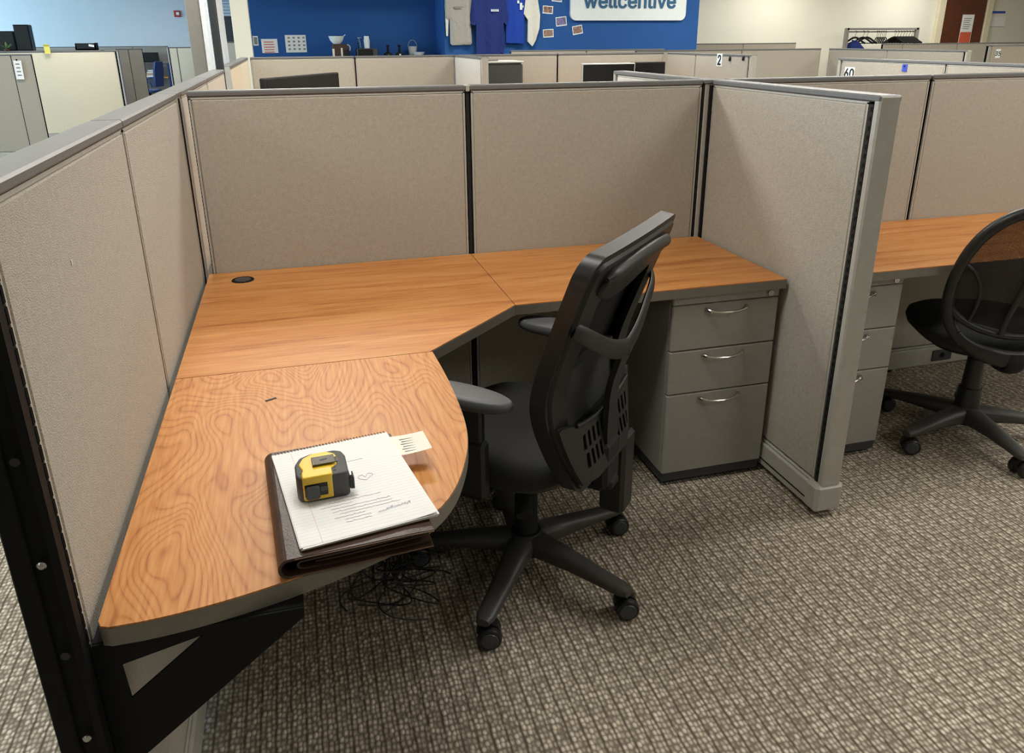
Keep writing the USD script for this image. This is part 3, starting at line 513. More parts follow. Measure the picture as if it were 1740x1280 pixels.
C2.part('back_upright', tube(spl([(0, -0.10, 0.375), (0, -0.20, 0.372), (0, -0.262, 0.40), (0, -0.262, 0.45)], 16), 0.026, 12, flat=(0.5, 1.1)), 'blackm', smooth=60)

# ---------------------------------------------------------------- notebook, portfolio, tape measure, slip
NA = 8.2
def rl(x, y): return (0.372 + x * math.cos(math.radians(NA)) - y * math.sin(math.radians(NA)), -1.552 + x * math.sin(math.radians(NA)) + y * math.cos(math.radians(NA)))
PF = Thing('leather_portfolio', 'dark brown folded leather portfolio under the spiral notebook', 'portfolio', (0.366, -1.556, TOP), 4.6)
def leaf(path, t, y0, y1):
    m = prism(LineString(path).buffer(t / 2, cap_style=2, join_style=1), 0, y1 - y0); V = np.array(m.vertices); m.vertices = np.c_[V[:, 0], y1 - V[:, 2], V[:, 1]]; return m
fold = [(0.110, 0.0035), (0.05, 0.003), (-0.05, 0.003), (-0.108, 0.0035)] + [(-0.108 - 0.0145 * math.sin(a), 0.018 - 0.0145 * math.cos(a)) for a in np.linspace(0.15, PI - 0.15, 12)] + [(-0.10, 0.0325), (0.0, 0.0318), (0.07, 0.0322), (0.112, 0.0305)]
PF.part('cover', leaf(fold, 0.0046, -0.168, 0.166), 'leather', smooth=40)
fl = [(0.109, 0.0095), (0.03, 0.0085), (-0.05, 0.0075), (-0.085, 0.009)] + [(-0.09 - 0.006 * math.sin(a), 0.0165 - 0.006 * math.cos(a)) for a in np.linspace(0.2, PI - 0.2, 8)] + [(-0.08, 0.0225), (-0.01, 0.0232), (0.06, 0.0255), (0.106, 0.0255)]
PF.part('inner_flap', leaf(fl, 0.0032, -0.162, 0.16), 'leather', smooth=40)
PF.part('pocket_leaf', leaf([(0.105, 0.0195), (0.05, 0.0165), (-0.03, 0.0138), (-0.07, 0.0145)], 0.0026, -0.158, 0.15), 'leather', smooth=40)
PF.part('stitched_edge', cat([tube([rl_ for rl_ in [(x, -0.1685, z) for x, z in fold[k:]]], 0.0011, 6) for k in (16,)] + [tube([(x, -0.1685, z) for x, z in fold[:5]], 0.0011, 6)]), 'stitch', smooth=60)
NB = Thing('spiral_notebook', 'white ruled top-spiral notepad with handwriting, lying on the leather portfolio', 'notebook', (0.373, -1.5535, TOP + 0.0352), 8.8)
hw_, hh_ = 0.1075, 0.150
NB.part('backing_board', bx(-hw_, hw_, -hh_, hh_, 0.0, 0.0011), 'card')
for k, (dx, dy, rz) in enumerate([(0.0, 0.0, 0), (0.0008, -0.0016, 0.35), (-0.0006, 0.0006, -0.2), (0.0012, -0.0026, 0.7)]):
    NB.part('page_stack', rot(mv(bx(-hw_, hw_, -hh_, hh_, 0.0011 + 0.00115 * k, 0.0022 + 0.00115 * k, 0.0002), dx, dy, 0), rz), 'paper')
sheet = bent(sbox(-hw_ + 0.0005, -hh_, hw_, hh_), 0.0003, lambda W: np.c_[W[:, 0], W[:, 1], 0.0058 + W[:, 2] + 0.0035 * np.clip((W[:, 0] - 0.04) / 0.0675, 0, 1) ** 2 * np.clip((-W[:, 1] - 0.09) / 0.06, 0, 1) ** 1.5], 0.012)
NB.part('top_sheet', sheet, 'ruled', smooth=60)
rng = random.Random(4)
def scribble(x0, y, n, amp, pitch, seed, slope=0.0, z=0.00635):
    r = random.Random(seed); P = []
    x = x0
    for k in range(n):
        if r.random() < 0.18: x += pitch * 1.5
        P.append((x, y + slope * (x - x0) + amp * (r.random() - 0.3) * (1 if k % 2 else -0.3), z)); x += pitch * (0.5 + r.random() * 0.6)
    return tube(spl(P, n * 4), 0.00028, 4)
lines = [scribble(-0.045, -0.0435, 30, 0.003, 0.0017, 1), scribble(-0.045, -0.0522, 40, 0.003, 0.0019, 2), scribble(-0.06, -0.061, 28, 0.003, 0.0018, 3), scribble(-0.045, -0.0700, 44, 0.003, 0.0019, 5),
         scribble(-0.045, -0.0787, 50, 0.003, 0.0019, 6), scribble(-0.035, -0.0874, 46, 0.003, 0.0018, 7), scribble(-0.045, -0.0961, 30, 0.0035, 0.0018, 8), scribble(-0.03, -0.1048, 26, 0.003, 0.0018, 9), scribble(-0.03, -0.1135, 22, 0.003, 0.0018, 11), scribble(0.012, 0.07, 12, 0.002, 0.0016, 12)]
for m in lines: NB.part('handwriting', m, 'ink', smooth=False)
NB.part('signature', scribble(0.02, -0.108, 46, 0.008, 0.0013, 21, 0.13, 0.0075), 'inkb', smooth=False)
NB.part('doodle', tube(spl([(0.022, 0.001, 0.0064), (0.018, 0.010, 0.0064), (0.026, 0.014, 0.0064), (0.030, 0.006, 0.0064), (0.036, 0.015, 0.0064), (0.044, 0.010, 0.0064), (0.036, 0.002, 0.0064), (0.030, -0.004, 0.0064)], 50, True), 0.0003, 4, closed=True), 'ink', smooth=False)
coil = []
for k in range(36):
    x = -0.1015 + 0.0058 * k; t = np.linspace(0, 2 * PI, 15)[:-1]
    coil.append(tube([(x + 0.0012 * math.sin(a / 2), hh_ + 0.001 + 0.0043 * math.cos(a), 0.0030 + 0.0048 * math.sin(a)) for a in t], 0.00075, 5, closed=True))
NB.part('spiral_binding', cat(coil), 'wire', smooth=60, kind='stuff')
SP = Thing('paper_slip', 'cream paper receipt sticking out from under the notepad', 'receipt', (0.478, -1.437, TOP + 0.03495), 2)
slm = bent(Polygon([(-0.10, -0.042), (0.052, -0.036), (0.048, 0.036), (-0.095, 0.040)]), 0.0003, lambda W: np.c_[W[:, 0], W[:, 1], W[:, 2] + 0.004 * np.clip((W[:, 0] - 0.0) / 0.05, 0, 1) ** 1.6], 0.01)
SP.part('sheet', slm, 'paper2', smooth=60)
for k in range(6): SP.part('printed_line', bx(0.002 - 0.003 * (k % 2), 0.030 + 0.006 * (k % 3), -0.028 + 0.0095 * k, -0.0272 + 0.0095 * k, 0.0001, 0.0016 + 0.0008 * (k > 9)), 'ink')

TM = Thing('tape_measure', 'yellow and dark grey tape measure with a steel belt clip, standing on the notepad', 'tape measure', (0.331, -1.561, TOP + 0.0352 + 0.0063), 4.0)
pl = Polygon([(-0.044, -0.018), (-0.040, -0.030), (-0.030, -0.036), (0.036, -0.036), (0.040, -0.032), (0.0415, 0.024), (0.037, 0.040), (0.026, 0.046), (-0.016, 0.046), (-0.034, 0.037), (-0.043, 0.016)]).buffer(-0.004).buffer(0.004)
def bevel(poly, z0, z1, b=0.004, n=56):
    ring = lambda p: np.array([p.exterior.interpolate(q, normalized=True).coords[0] for q in np.linspace(0, 1, n, endpoint=False)])
    o = ring(poly); c = o.mean(0)
    s = [np.c_[c + (o - c) * k, np.full(n, z)] for z, k in ((z0, 0.94), (z0 + b * 0.4, 0.985), (z0 + b, 1.0), (z1 - b, 1.0), (z1 - b * 0.4, 0.975), (z1, 0.92))]
    return loft(s)
TM.part('body', bevel(pl, 0.0, 0.0455), 'rubber', smooth=40)
yp = Polygon([(-0.035, -0.037), (0.014, -0.037), (0.014, -0.017), (0.024, -0.006), (0.028, 0.012), (0.025, 0.030), (0.012, 0.0415), (-0.012, 0.041), (-0.029, 0.030), (-0.037, 0.010), (-0.032, -0.012), (-0.035, -0.020)]).buffer(-0.002).buffer(0.002)
TM.part('yellow_shell', bevel(yp, 0.003, 0.048, 0.003), 'yellow', smooth=40, label='yellow side shell')
TM.part('belt_clip', cat([bx(-0.013, 0.022, -0.008, 0.019, 0.0505, 0.0522, 0.0006), bx(-0.015, -0.012, -0.008, 0.019, 0.0475, 0.0522, 0.0005)]), 'clip', label='bent steel belt clip')
TM.part('clip_slot', rot(bx(-0.005, 0.007, 0.0105, 0.0145, 0.052, 0.0526), 12, (0, 0, 1), (0.001, 0.012, 0)).apply_translation((0.003, -0.0065, 0)), 'tapedark'); TM.part('clip_recess', bx(0.0215, 0.0262, -0.002, 0.016, 0.0472, 0.0485, 0.0006), 'tapedark')
TM.part('lock_recess', bx(-0.0325, 0.004, -0.0382, -0.036, 0.011, 0.034, 0.001), 'tapedark'); TM.part('lock_button', bx(-0.0315, -0.009, -0.0435, -0.037, 0.0075, 0.0325, 0.003), 'charcoal', label='dark thumb lock')
TM.part('lock_track', bx(-0.009, 0.004, -0.0400, -0.037, 0.019, 0.029, 0.001), 'charcoal'); TM.part('mouth', bx(0.0385, 0.0418, -0.031, -0.012, 0.010, 0.034, 0.001), 'tapedark')
TM.part('end_hook', cat([bx(0.041, 0.0465, -0.030, -0.0275, 0.008, 0.034, 0.0008), bx(0.0455, 0.0478, -0.0345, -0.0145, 0.010, 0.033, 0.0008)]), 'rubber'); TM.part('screw_hole', cyl((-0.0335, -0.016, 0.0448), (-0.0335, -0.016, 0.0463), 0.0028), 'tapedark'); TM.part('screw_hole', cyl((0.0185, -0.023, 0.0448), (0.0185, -0.023, 0.0463), 0.0022), 'tapedark')

# the tangle of dark cable below the rounded desk end
r = random.Random(11); strands = []
for k in range(9):
    a = r.random() * 6.28; c0 = np.array([0.50 + 0.07 * math.cos(a), -0.94 + 0.09 * math.sin(a)]); P = []
    for q in range(7):
        P.append((*(c0 + np.array([r.uniform(-0.09, 0.09), r.uniform(-0.10, 0.10)])), max(0.003, r.uniform(-0.01, 0.055))))
    strands.append(tube(spl(P, 46), 0.0022, 6))
V0 = cat(strands); V0.apply_translation((0, 0, 0.0025 - V0.bounds[0][2])); single('cable_tangle', V0, 'cable', 'loose tangle of thin dark cable on the carpet under the rounded desk end', 'cable', kind='stuff', smooth=60)

# ---------------------------------------------------------------- second-row desks, monitors, cards
single('worksurface', bx(0.02, 0.74, 0.10, 2.0, 0.705, 0.737, 0.003), 'wood_s', 'desk top just behind the cubicle back wall, under the slanted black monitor', 'desk')
single('worksurface', bx(2.06, 4.16, 4.45, 5.19, 0.705, 0.737, 0.003), 'wood_s', 'desk top of the second-row cubicle under two monitors', 'desk')
md = Thing('worksurface', 'middle desk top in the cubicle behind the back wall', 'desk', (0.98, 2.9, 0)); md.part('laminate_top', bx(-0.92, 0.92, -0.7, 0.7, 0.705, 0.737, 0.003), 'wood_s')
for sx in (-0.85, 0.85):
    for sy in (-0.62, 0.62): md.part('leg', bx(sx - 0.025, sx + 0.025, sy - 0.025, sy + 0.025, 0, 0.705, 0.004), 'greypaint')

def monitor(label, c, w, h, ztop, rz, shell, screen='screen', zdesk=0.737, lip=None):
    T = Thing('computer_monitor', label, 'monitor', (c[0], c[1], zdesk), rz); z1 = ztop - zdesk; z0 = z1 - h
    T.part('shell', bx(-w / 2, w / 2, -0.012, 0.03, z0, z1, 0.006), shell); T.part('screen', bx(-w / 2 + 0.012, w / 2 - 0.012, -0.0145, -0.011, z0 + 0.02, z1 - 0.012), screen)
    T.part('stand', bx(-0.035, 0.035, 0.03, 0.055, 0.01, z0 + h * 0.5, 0.004), 'blackm'); T.part('stand_base', bx(-0.12, 0.12, -0.07, 0.11, 0.0, 0.014, 0.005), 'blackm')
    return T
monitor('wide black monitor with its top edge slanting up to the right behind the back wall', (0.43, 2.50), 0.86, 0.40, 1.28, 57.6, 'blackm')
monitor('silver-edged dark monitor in the second row', (3.33, 4.60), 0.55, 0.34, 1.255, 0, 'silver')
monitor('black monitor with a pale right edge near the wing divider in the second row', (3.78, 4.68), 0.36, 0.30, 1.257, -3, 'blackm')
pr = Thing('printer', 'dark grey boxy printer with a pale top in the second row', 'printer', (2.26, 4.72, TOP))
pr.part('body', bx(-0.19, 0.19, -0.2, 0.2, 0.0, 0.535, 0.02), 'charcoal'); pr.part('top_lid', bx(-0.195, 0.195, -0.205, 0.2, 0.535, 0.552, 0.006), 'silver'); pr.part('lid_handle', bx(-0.18, -0.02, -0.10, -0.02, 0.552, 0.570, 0.006), 'greypaint')

def wcard(label, loc, rz, w, h, text, th, tz, name='number_card'):
    T = Thing(name, label, 'number sign', loc, rz); T.part('card', bx(-w / 2, w / 2, -0.0025, 0, -h / 2, h / 2), 'signw')
    t = meshkit.text_mesh(text, th, 0.002, bold=True); t.apply_translation((-t.bounds[:, 0].mean(), 0, 0)); t = rot(t, 90, (1, 0, 0)); t.apply_translation((0, -0.0026, tz - th / 2)); T.part('numeral', t, 'tapedark', smooth=False); return T
wcard('white card with black numeral 2 on the second-row wing divider', (4.2295, 4.09, 1.283), -90, 0.095, 0.115, '2', 0.085, 0.0)
wcard('white card numbered 60, half hidden behind the right cubicle wall', (4.2195, 2.235, 1.215), -90, 0.105, 0.125, '60', 0.062, 0.02)
wcard('white card numbered 35 on the far grey-green partition', (10.425, 6.9695, 1.225), 0, 0.085, 0.125, '35', 0.058, 0.0)
for y, z, w in ((3.90, 1.297, 'left'), (3.675, 1.306, 'right')):
    T = Thing('panel_clip', 'small black clip on the second-row wing divider, %s of the pair' % w, 'clip', (4.2295, y, z), -90, group='black clips on the wing divider'); T.part('clip_plate', bx(-0.016, 0.016, -0.008, 0, -0.02, 0.02, 0.003), 'blackm'); T.part('clip_lever', bx(-0.010, 0.010, -0.013, -0.008, -0.016, 0.006, 0.002), 'dark')
bt = Thing('panel_tag', 'small blue tag on the wing divider beside the white card numbered 60', 'tag', (4.2195, 1.70, 1.288), -90); bt.part('tag_plate', bx(-0.022, 0.022, -0.003, 0, -0.022, 0.022), 'bluetag'); bt.part('tag_pin', cyl((0, -0.003, 0.012), (0, -0.010, 0.012), 0.005), 'navy')

# ---------------------------------------------------------------- left neighbours, things on them
nt = Thing('pinned_note', 'white printed note pinned to the grey panel at far left', 'note', (-2.975, 8.9695, 1.15)); nt.part('sheet', rot(bx(-0.045, 0.045, -0.002, 0, -0.118, 0.112), 1.5, (0, 1, 0)), 'paper')
for k in range(4): nt.part('printed_line', bx(-0.025, 0.022, -0.003, -0.002, 0.06 - 0.045 * k, 0.075 - 0.045 * k), 'greypaint')
nt.part('pin', cyl((0, -0.002, 0.12), (0, -0.012, 0.12), 0.010), 'dark')
cb = Thing('storage_cabinet', 'low storage cabinet behind the large cream panel at far left', 'cabinet', (-3.3, 12.0, 0)); cb.part('body', bx(-0.9, 0.72, -0.2, 0.25, 0.0, 1.335, 0.006), 'greypaint'); cb.part('top_board', bx(-0.91, 0.73, -0.21, 0.26, 1.335, 1.35, 0.004), 'band')
def darkbox(label, x0, x1, z1, y=12.0, n='speaker_box'):
    T = Thing(n, label, 'box', ((x0 + x1) / 2, y, 1.35)); w = (x1 - x0) / 2; T.part('body', bx(-w, w, -0.1, 0.1, 0, z1 - 1.35, 0.01), 'screen'); T.part('front_panel', bx(-w + 0.015, w - 0.015, -0.104, -0.1, 0.02, z1 - 1.37), 'blackm'); return T
darkbox('lower black box at the left picture edge on the far cabinet', -4.06, -3.775, 1.642)
darkbox('taller black box beside the lower one on the far cabinet', -3.765, -3.545, 1.738)
tr = Thing('paper_tray', 'black desk tray with a white paper showing, on the far cabinet', 'tray', (-2.775, 12.0, 1.35)); tr.part('tray', cat([bx(-0.15, 0.15, -0.1, 0.1, 0, 0.02), bx(-0.15, -0.135, -0.1, 0.1, 0, 0.105), bx(0.135, 0.15, -0.1, 0.1, 0, 0.11), bx(-0.15, 0.15, 0.08, 0.1, 0, 0.105), bx(-0.15, 0.15, -0.1, -0.09, 0, 0.095)]), 'blackm'); tr.part('paper', rot(bx(0.05, 0.13, -0.104, -0.101, 0.05, 0.085), 10, (0, 1, 0), (0.09, 0, 0.07)), 'paper')
pt = Thing('potted_plant', 'small green plant in front of the black boxes at far left', 'plant', (-3.88, 11.795, 1.35)); pt.part('pot', lathe([(0, 0), (0.035, 0), (0.045, 0.03), (0, 0.03)], 16), 'brown')
r = random.Random(3)
for k in range(9):
    a = r.random() * 6.28; t_ = r.uniform(0.4, 1.1); L_ = r.uniform(0.07, 0.13); d_ = np.array([math.cos(a) * math.sin(t_), math.sin(a) * math.sin(t_), math.cos(t_)]); s_ = np.cross(d_, (0, 0, 1)); s_ /= np.linalg.norm(s_)
    P = [np.array([0, 0, 0.03]) + d_ * L_ * q for q in (0, 0.35, 0.7, 1.0)]; pt.part('leaf', loft([[p - s_ * w, p + np.array([0, 0, 0.003]), p + s_ * w, p - np.array([0, 0, 0.003])] for p, w in zip(P, (0.003, 0.014, 0.012, 0.002))]), 'green')
yn = Thing('sticky_note', 'yellow sticky note on the top edge of the large cream panel', 'sticky note', (-3.155, 11.165, 1.37)); yn.part('sheet', bx(-0.04, 0.04, -0.004, 0.0, -0.06, 0.06), 'ynote'); yn.part('curl', rot(bx(-0.04, 0.04, -0.004, 0.0, 0.0, 0.03), 30, (1, 0, 0)).apply_translation((0, -0.003, 0.05)), 'ynote')
bc = Thing('desk_chair', 'blue-backed chair at the far left desk, seen between the panels', 'chair', (-2.60, 16.2, 0), 75)
bc.part('seat', puffy(0, 0, 0.24, 0.23, [(0.43, 0.85), (0.45, 1), (0.48, 1), (0.50, 0.8)], 3, 24), 'bluech'); bc.part('backrest', bent(Polygon([(-0.21, 0.55), (0.21, 0.55), (0.23, 0.9), (0.18, 1.06), (-0.18, 1.06), (-0.23, 0.9)]), 0.04, lambda W: np.c_[W[:, 0], -(0.2 + 0.12 * (W[:, 1] - 0.5) + W[:, 2]), W[:, 1]], 0.06), 'bluech')
for sg in (-1, 1): bc.part('arm_loop', tube(spl([(sg * 0.24, -0.18, 0.55), (sg * 0.27, -0.1, 0.70), (sg * 0.27, 0.12, 0.70), (sg * 0.24, 0.15, 0.45)], 16), 0.02, 8), 'bluech')
bc.part('column', cyl((0, 0, 0.08), (0, 0, 0.43), 0.035), 'blackm')
for k in range(5): bc.part('base_leg', rot(bx(0.0, 0.30, -0.02, 0.02, 0.0, 0.09, 0.01), 72 * k + 10), 'blackm')
fd = Thing('side_desk', 'small far desk with a lower shelf beside the blue chair', 'desk', (-2.75, 18.0, 0)); fd.part('desk_top', bx(-0.5, 0.42, -0.3, 0.3, 0.97, 1.005, 0.004), 'counter'); fd.part('lower_shelf', bx(-0.45, 0.38, -0.3, 0.3, 0.66, 0.69, 0.004), 'wood_s')
for sx in (-0.46, 0.38): fd.part('side_panel', bx(sx, sx + 0.03, -0.28, 0.28, 0, 0.97), 'bluech')
pp = Thing('paper_pile', 'heap of papers on the shelf of the far desk', 'papers', (-2.72, 17.9, 0.6905)); 
for k in range(4): pp.part('sheet', rot(bx(-0.16 + 0.02 * k, 0.18, -0.12, 0.12, 0.04 * k, 0.04 * k + 0.035, 0.004), 8 * k - 10), ('paper', 'card', 'paper2', 'paper')[k])
monitor('small dark monitor on the far desk behind the blue chair', (-2.84, 18.15), 0.53, 0.205, 1.226, 0, 'blackm', zdesk=1.005)
fa = Thing('fire_alarm', 'red and white fire alarm on the pale far wall', 'fire alarm', (-2.46, 21.995, 2.18)); fa.part('housing', bx(-0.085, 0.085, -0.06, 0, -0.085, 0.08, 0.01), 'red'); fa.part('strobe', bx(-0.02, 0.06, -0.08, -0.06, -0.035, 0.04, 0.01), 'signw')
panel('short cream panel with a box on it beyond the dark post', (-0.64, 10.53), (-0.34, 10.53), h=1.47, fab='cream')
tb = Thing('cardboard_box', 'tan cardboard box on the short cream panel beyond the dark post', 'box', (-0.57, 10.53, 1.47)); tb.part('carton', bx(-0.05, 0.045, -0.03, 0.03, 0, 0.10), 'card'); tb.part('tape_strip', bx(-0.008, 0.008, -0.031, 0.031, 0.0, 0.101), 'paper2')

# ---------------------------------------------------------------- kitchen alcove
kc = Thing('kitchen_counter', 'dark counter along the blue kitchen alcove', 'counter', (1.2, 9.4, 0)); kc.part('cabinet_body', bx(-1.3, 1.34, -0.2, 0.28, 0, 1.19, 0.004), 'brown'); kc.part('counter_top', bx(-1.32, 1.35, -0.24, 0.28, 1.19, 1.23, 0.006), 'counter')
ZC = 1.23
cf = Thing('coffee_maker', 'brown and black coffee maker carrying a white bowl', 'coffee maker', (1.10, 9.4, ZC)); cf.part('body', bx(-0.11, 0.10, -0.1, 0.1, 0, 0.19, 0.01), 'brown'); cf.part('white_trim', cat([bx(-0.115, -0.085, -0.105, -0.1, 0.0, 0.13), bx(0.005, 0.03, -0.105, -0.1, 0.0, 0.14)]), 'paper2'); cf.part('drip_tray', bx(0.04, 0.125, -0.12, 0.05, 0.0, 0.11, 0.008), 'blackm'); cf.part('handle', tube(spl([(0.08, -0.02, 0.178), (0.13, -0.02, 0.172), (0.135, -0.02, 0.10)], 10), 0.008, 8), 'paper2')
wb = Thing('serving_bowl', 'tilted white serving bowl on the coffee maker', 'bowl', (1.06, 9.4, ZC + 0.19)); wb.part('bowl', rot(lathe([(0, 0.0), (0.05, 0.004), (0.09, 0.05), (0.112, 0.11), (0.106, 0.11), (0.082, 0.052), (0.045, 0.012), (0, 0.010)], 28), 0), 'signw'); wb.part('spoon', tube([(0.02, 0, 0.04), (0.13, 0.0, 0.13)], 0.006, 8), 'signw')
mw = Thing('microwave', 'dark grey microwave carrying the cups', 'microwave', (1.48, 9.4, ZC)); mw.part('body', bx(-0.15, 0.15, -0.12, 0.12, 0, 0.13, 0.008), 'charcoal'); mw.part('door_panel', bx(-0.14, 0.08, -0.124, -0.12, 0.012, 0.118, 0.002), 'screen')
cs = Thing('cup_stack', 'stack of white paper cups on the microwave', 'cups', (1.49, 9.4, ZC + 0.13)); cs.part('outer_cup', lathe([(0, 0.0), (0.038, 0.0), (0.046, 0.12), (0.042, 0.12), (0.036, 0.01), (0, 0.01)], 20), 'signw')
for k in range(3): cs.part('cup_rim', mv(lathe([(0.033, 0.12), (0.040, 0.12), (0.037, 0.138), (0.033, 0.138)], 20), 0, 0, 0.015 * k), 'signw')
pc = Thing('plastic_cup', 'clear plastic cup left of the paper cup stack', 'cup', (1.385, 9.4, ZC + 0.13)); pc.part('cup', lathe([(0, 0.0), (0.020, 0.0), (0.027, 0.145), (0.025, 0.145), (0.018, 0.006), (0, 0.006)], 18), 'glass'); pc.part('rim', mv(lathe([(0.025, 0), (0.029, 0), (0.029, 0.006), (0.025, 0.006)], 18), 0, 0, 0.143), 'blind')
for x, lb, wl in ((1.79, 'black pump bottle left of the pair on the counter', False), (1.96, 'black pump bottle with a white label on the counter', True)):
    T = Thing('pump_bottle', lb, 'bottle', (x, 9.4, ZC)); T.part('base', lathe([(0, 0), (0.062, 0), (0.062, 0.05), (0.03, 0.075), (0, 0.075)], 20), 'blackm'); T.part('neck', lathe([(0, 0.075), (0.018, 0.075), (0.015, 0.15), (0.026, 0.155), (0.024, 0.172), (0, 0.175)], 16), 'dark'); T.part('label', mv(bx(-0.012, 0.012, -0.066, -0.062, 0.005, 0.05), 0, 0, 0), 'signw' if wl else 'charcoal')
rb = Thing('round_dish', 'white round dish at the right end of the counter', 'dish', (2.245, 9.4, ZC)); rb.part('dish', lathe([(0, 0), (0.05, 0), (0.095, 0.07), (0.090, 0.07), (0.045, 0.01), (0, 0.01)], 24), 'signw'); rb.part('foot_ring', lathe([(0.035, 0), (0.05, 0), (0.05, 0.008), (0.035, 0.008)], 20), 'signw')
bk = Thing('basket', 'small pale basket with a wire handle behind the round dish', 'basket', (2.18, 9.55, ZC)); bk.part('basket_body', lathe([(0, 0), (0.05, 0), (0.068, 0.15), (0.062, 0.15), (0.046, 0.01), (0, 0.01)], 18), 'silver'); bk.part('wire_handle', tube([(0.065 * math.cos(a), 0, 0.15 + 0.09 * math.sin(a)) for a in np.linspace(0, PI, 16)], 0.004, 6), 'chrome')
def wallsheet(label, x0, x1, z0, z1, y, mats, n='wall_sheet', cate='paper'):
    T = Thing(n, label, cate, ((x0 + x1) / 2, y, (z0 + z1) / 2)); w, h = (x1 - x0) / 2, (z1 - z0) / 2; T.part('sheet', bx(-w, w, -0.003, 0, -h, h), 'paper'); return T, w, h
T, w, h = wallsheet('white sheet with orange print on the alcove wall', 0.01, 0.235, 1.306, 1.50, 9.699, None)
for k in range(5): T.part('printed_line', bx(-w * 0.7, w * (0.5 + 0.05 * (k % 3)), -0.004, -0.003, h * 0.5 - 0.035 * k, h * 0.5 - 0.035 * k + 0.012), 'orange')
T, w, h = wallsheet('larger white sheet with a grid of small grey marks on the alcove wall', 0.345, 0.64, 1.31, 1.55, 9.699, None)
for i in range(4):
    for k in range(4): T.part('grid_mark', bx(-w * 0.75 + 0.07 * i, -w * 0.75 + 0.07 * i + 0.032, -0.004, -0.003, h * 0.6 - 0.052 * k, h * 0.6 - 0.052 * k + 0.022), 'greypaint')
T, w, h = wallsheet('small grey-framed sheet by the white column', -0.10, -0.03, 1.41, 1.54, 9.699, None); T.part('grey_print', bx(-w * 0.7, w * 0.7, -0.004, -0.003, -h * 0.75, h * 0.75), 'greypaint')

# ---------------------------------------------------------------- blue wall: shirts, photos, sign
def cloth(outline, y, th, seed, amp=0.02):
    def f(W):
        wv = amp * np.sin(W[:, 0] * 26 + seed) * np.clip((2.3 - W[:, 1]) / 0.8, 0.1, 1) + amp * 0.7 * np.sin(W[:, 0] * 61 + W[:, 1] * 3 + seed * 2)
        return np.c_[W[:, 0], y - W[:, 2] - wv, W[:, 1]]
    return bent(Polygon(outline), th, f, 0.045)
YS = 8.955
sh = Thing('hanging_shirt', 'grey tee shirt with white under-sleeves, leftmost on the blue wall', 'shirt', (2.79, YS, 1.39))
sh.part('body', cloth([(2.64, 1.42), (2.665, 1.395), (2.93, 1.40), (2.955, 1.42), (2.945, 1.75), (3.01, 1.72), (3.03, 1.80), (2.97, 2.05), (2.93, 2.33), (2.66, 2.33), (2.60, 2.05), (2.575, 1.78), (2.64, 1.74)], YS, 0.03, 1), 'grey', world=True, smooth=60)
sh.part('sleeve', cloth([(2.585, 1.52), (2.61, 1.52), (2.625, 1.72), (2.66, 2.3), (2.60, 2.3), (2.58, 1.9)], YS + 0.012, 0.02, 2, 0.008), 'white', world=True, smooth=60); sh.part('sleeve', cloth([(2.955, 1.70), (3.00, 1.72), (3.02, 1.95), (2.97, 2.3), (2.94, 2.3)], YS + 0.012, 0.02, 2, 0.008), 'white', world=True, smooth=60)
sh.part('chest_print', bx(2.69, 2.83, YS - 0.066, YS - 0.062, 1.895, 1.912), 'greypaint', world=True)
YS -= 0.05
s2 = Thing('hanging_shirt', 'long navy polo shirt with a small white chest mark', 'shirt', (3.2, YS, 1.22))
s2.part('body', cloth([(3.0, 1.22), (3.42, 1.23), (3.42, 1.70), (3.47, 1.66), (3.49, 1.80), (3.44, 2.1), (3.38, 2.34), (3.04, 2.34), (2.97, 2.08), (2.935, 1.76), (2.96, 1.66), (3.01, 1.70)], YS - 0.004, 0.035, 4), 'navy', world=True, smooth=60)
s2.part('sleeve_hem', cloth([(2.93, 1.68), (3.0, 1.66), (3.01, 1.695), (2.935, 1.715)], YS - 0.03, 0.02, 4, 0.004), 'navy', world=True, smooth=60); s2.part('chest_mark', cat([bx(3.225 + 0.024 * k, 3.24 + 0.024 * k, YS - 0.078, YS - 0.074, 1.845, 1.875) for k in range(5)]), 'signw', world=True)
YS += 0.05
s3 = Thing('hanging_shirt', 'royal blue tee with long white sleeves, right of the navy polo', 'shirt', (3.66, YS, 1.40))
s3.part('body', cloth([(3.47, 1.42), (3.74, 1.41), (3.75, 1.72), (3.78, 2.0), (3.74, 2.34), (3.48, 2.34), (3.44, 2.02), (3.47, 1.75)], YS - 0.008, 0.03, 7), 'royal', world=True, smooth=60)
s3.part('sleeve', cloth([(3.79, 1.44), (3.865, 1.37), (3.93, 1.46), (3.975, 1.62), (3.985, 1.80), (3.94, 2.05), (3.84, 2.32), (3.75, 2.32), (3.76, 2.0), (3.735, 1.82), (3.80, 1.73)], YS - 0.012, 0.03, 9, 0.012), 'white', world=True, smooth=60); s3.part('sleeve', cloth([(3.425, 1.86), (3.47, 1.84), (3.48, 1.9), (3.46, 2.3), (3.42, 2.3)], YS + 0.006, 0.02, 3, 0.005), 'white', world=True, smooth=60)
s3.part('chest_mark', cat([bx(3.63, 3.66, YS - 0.068, YS - 0.060, 1.955, 1.995), bx(3.67, 3.705, YS - 0.068, YS - 0.06, 1.87, 1.965), bx(3.70, 3.722, YS - 0.068, YS - 0.06, 1.90, 1.93)]), 'signw', world=True)
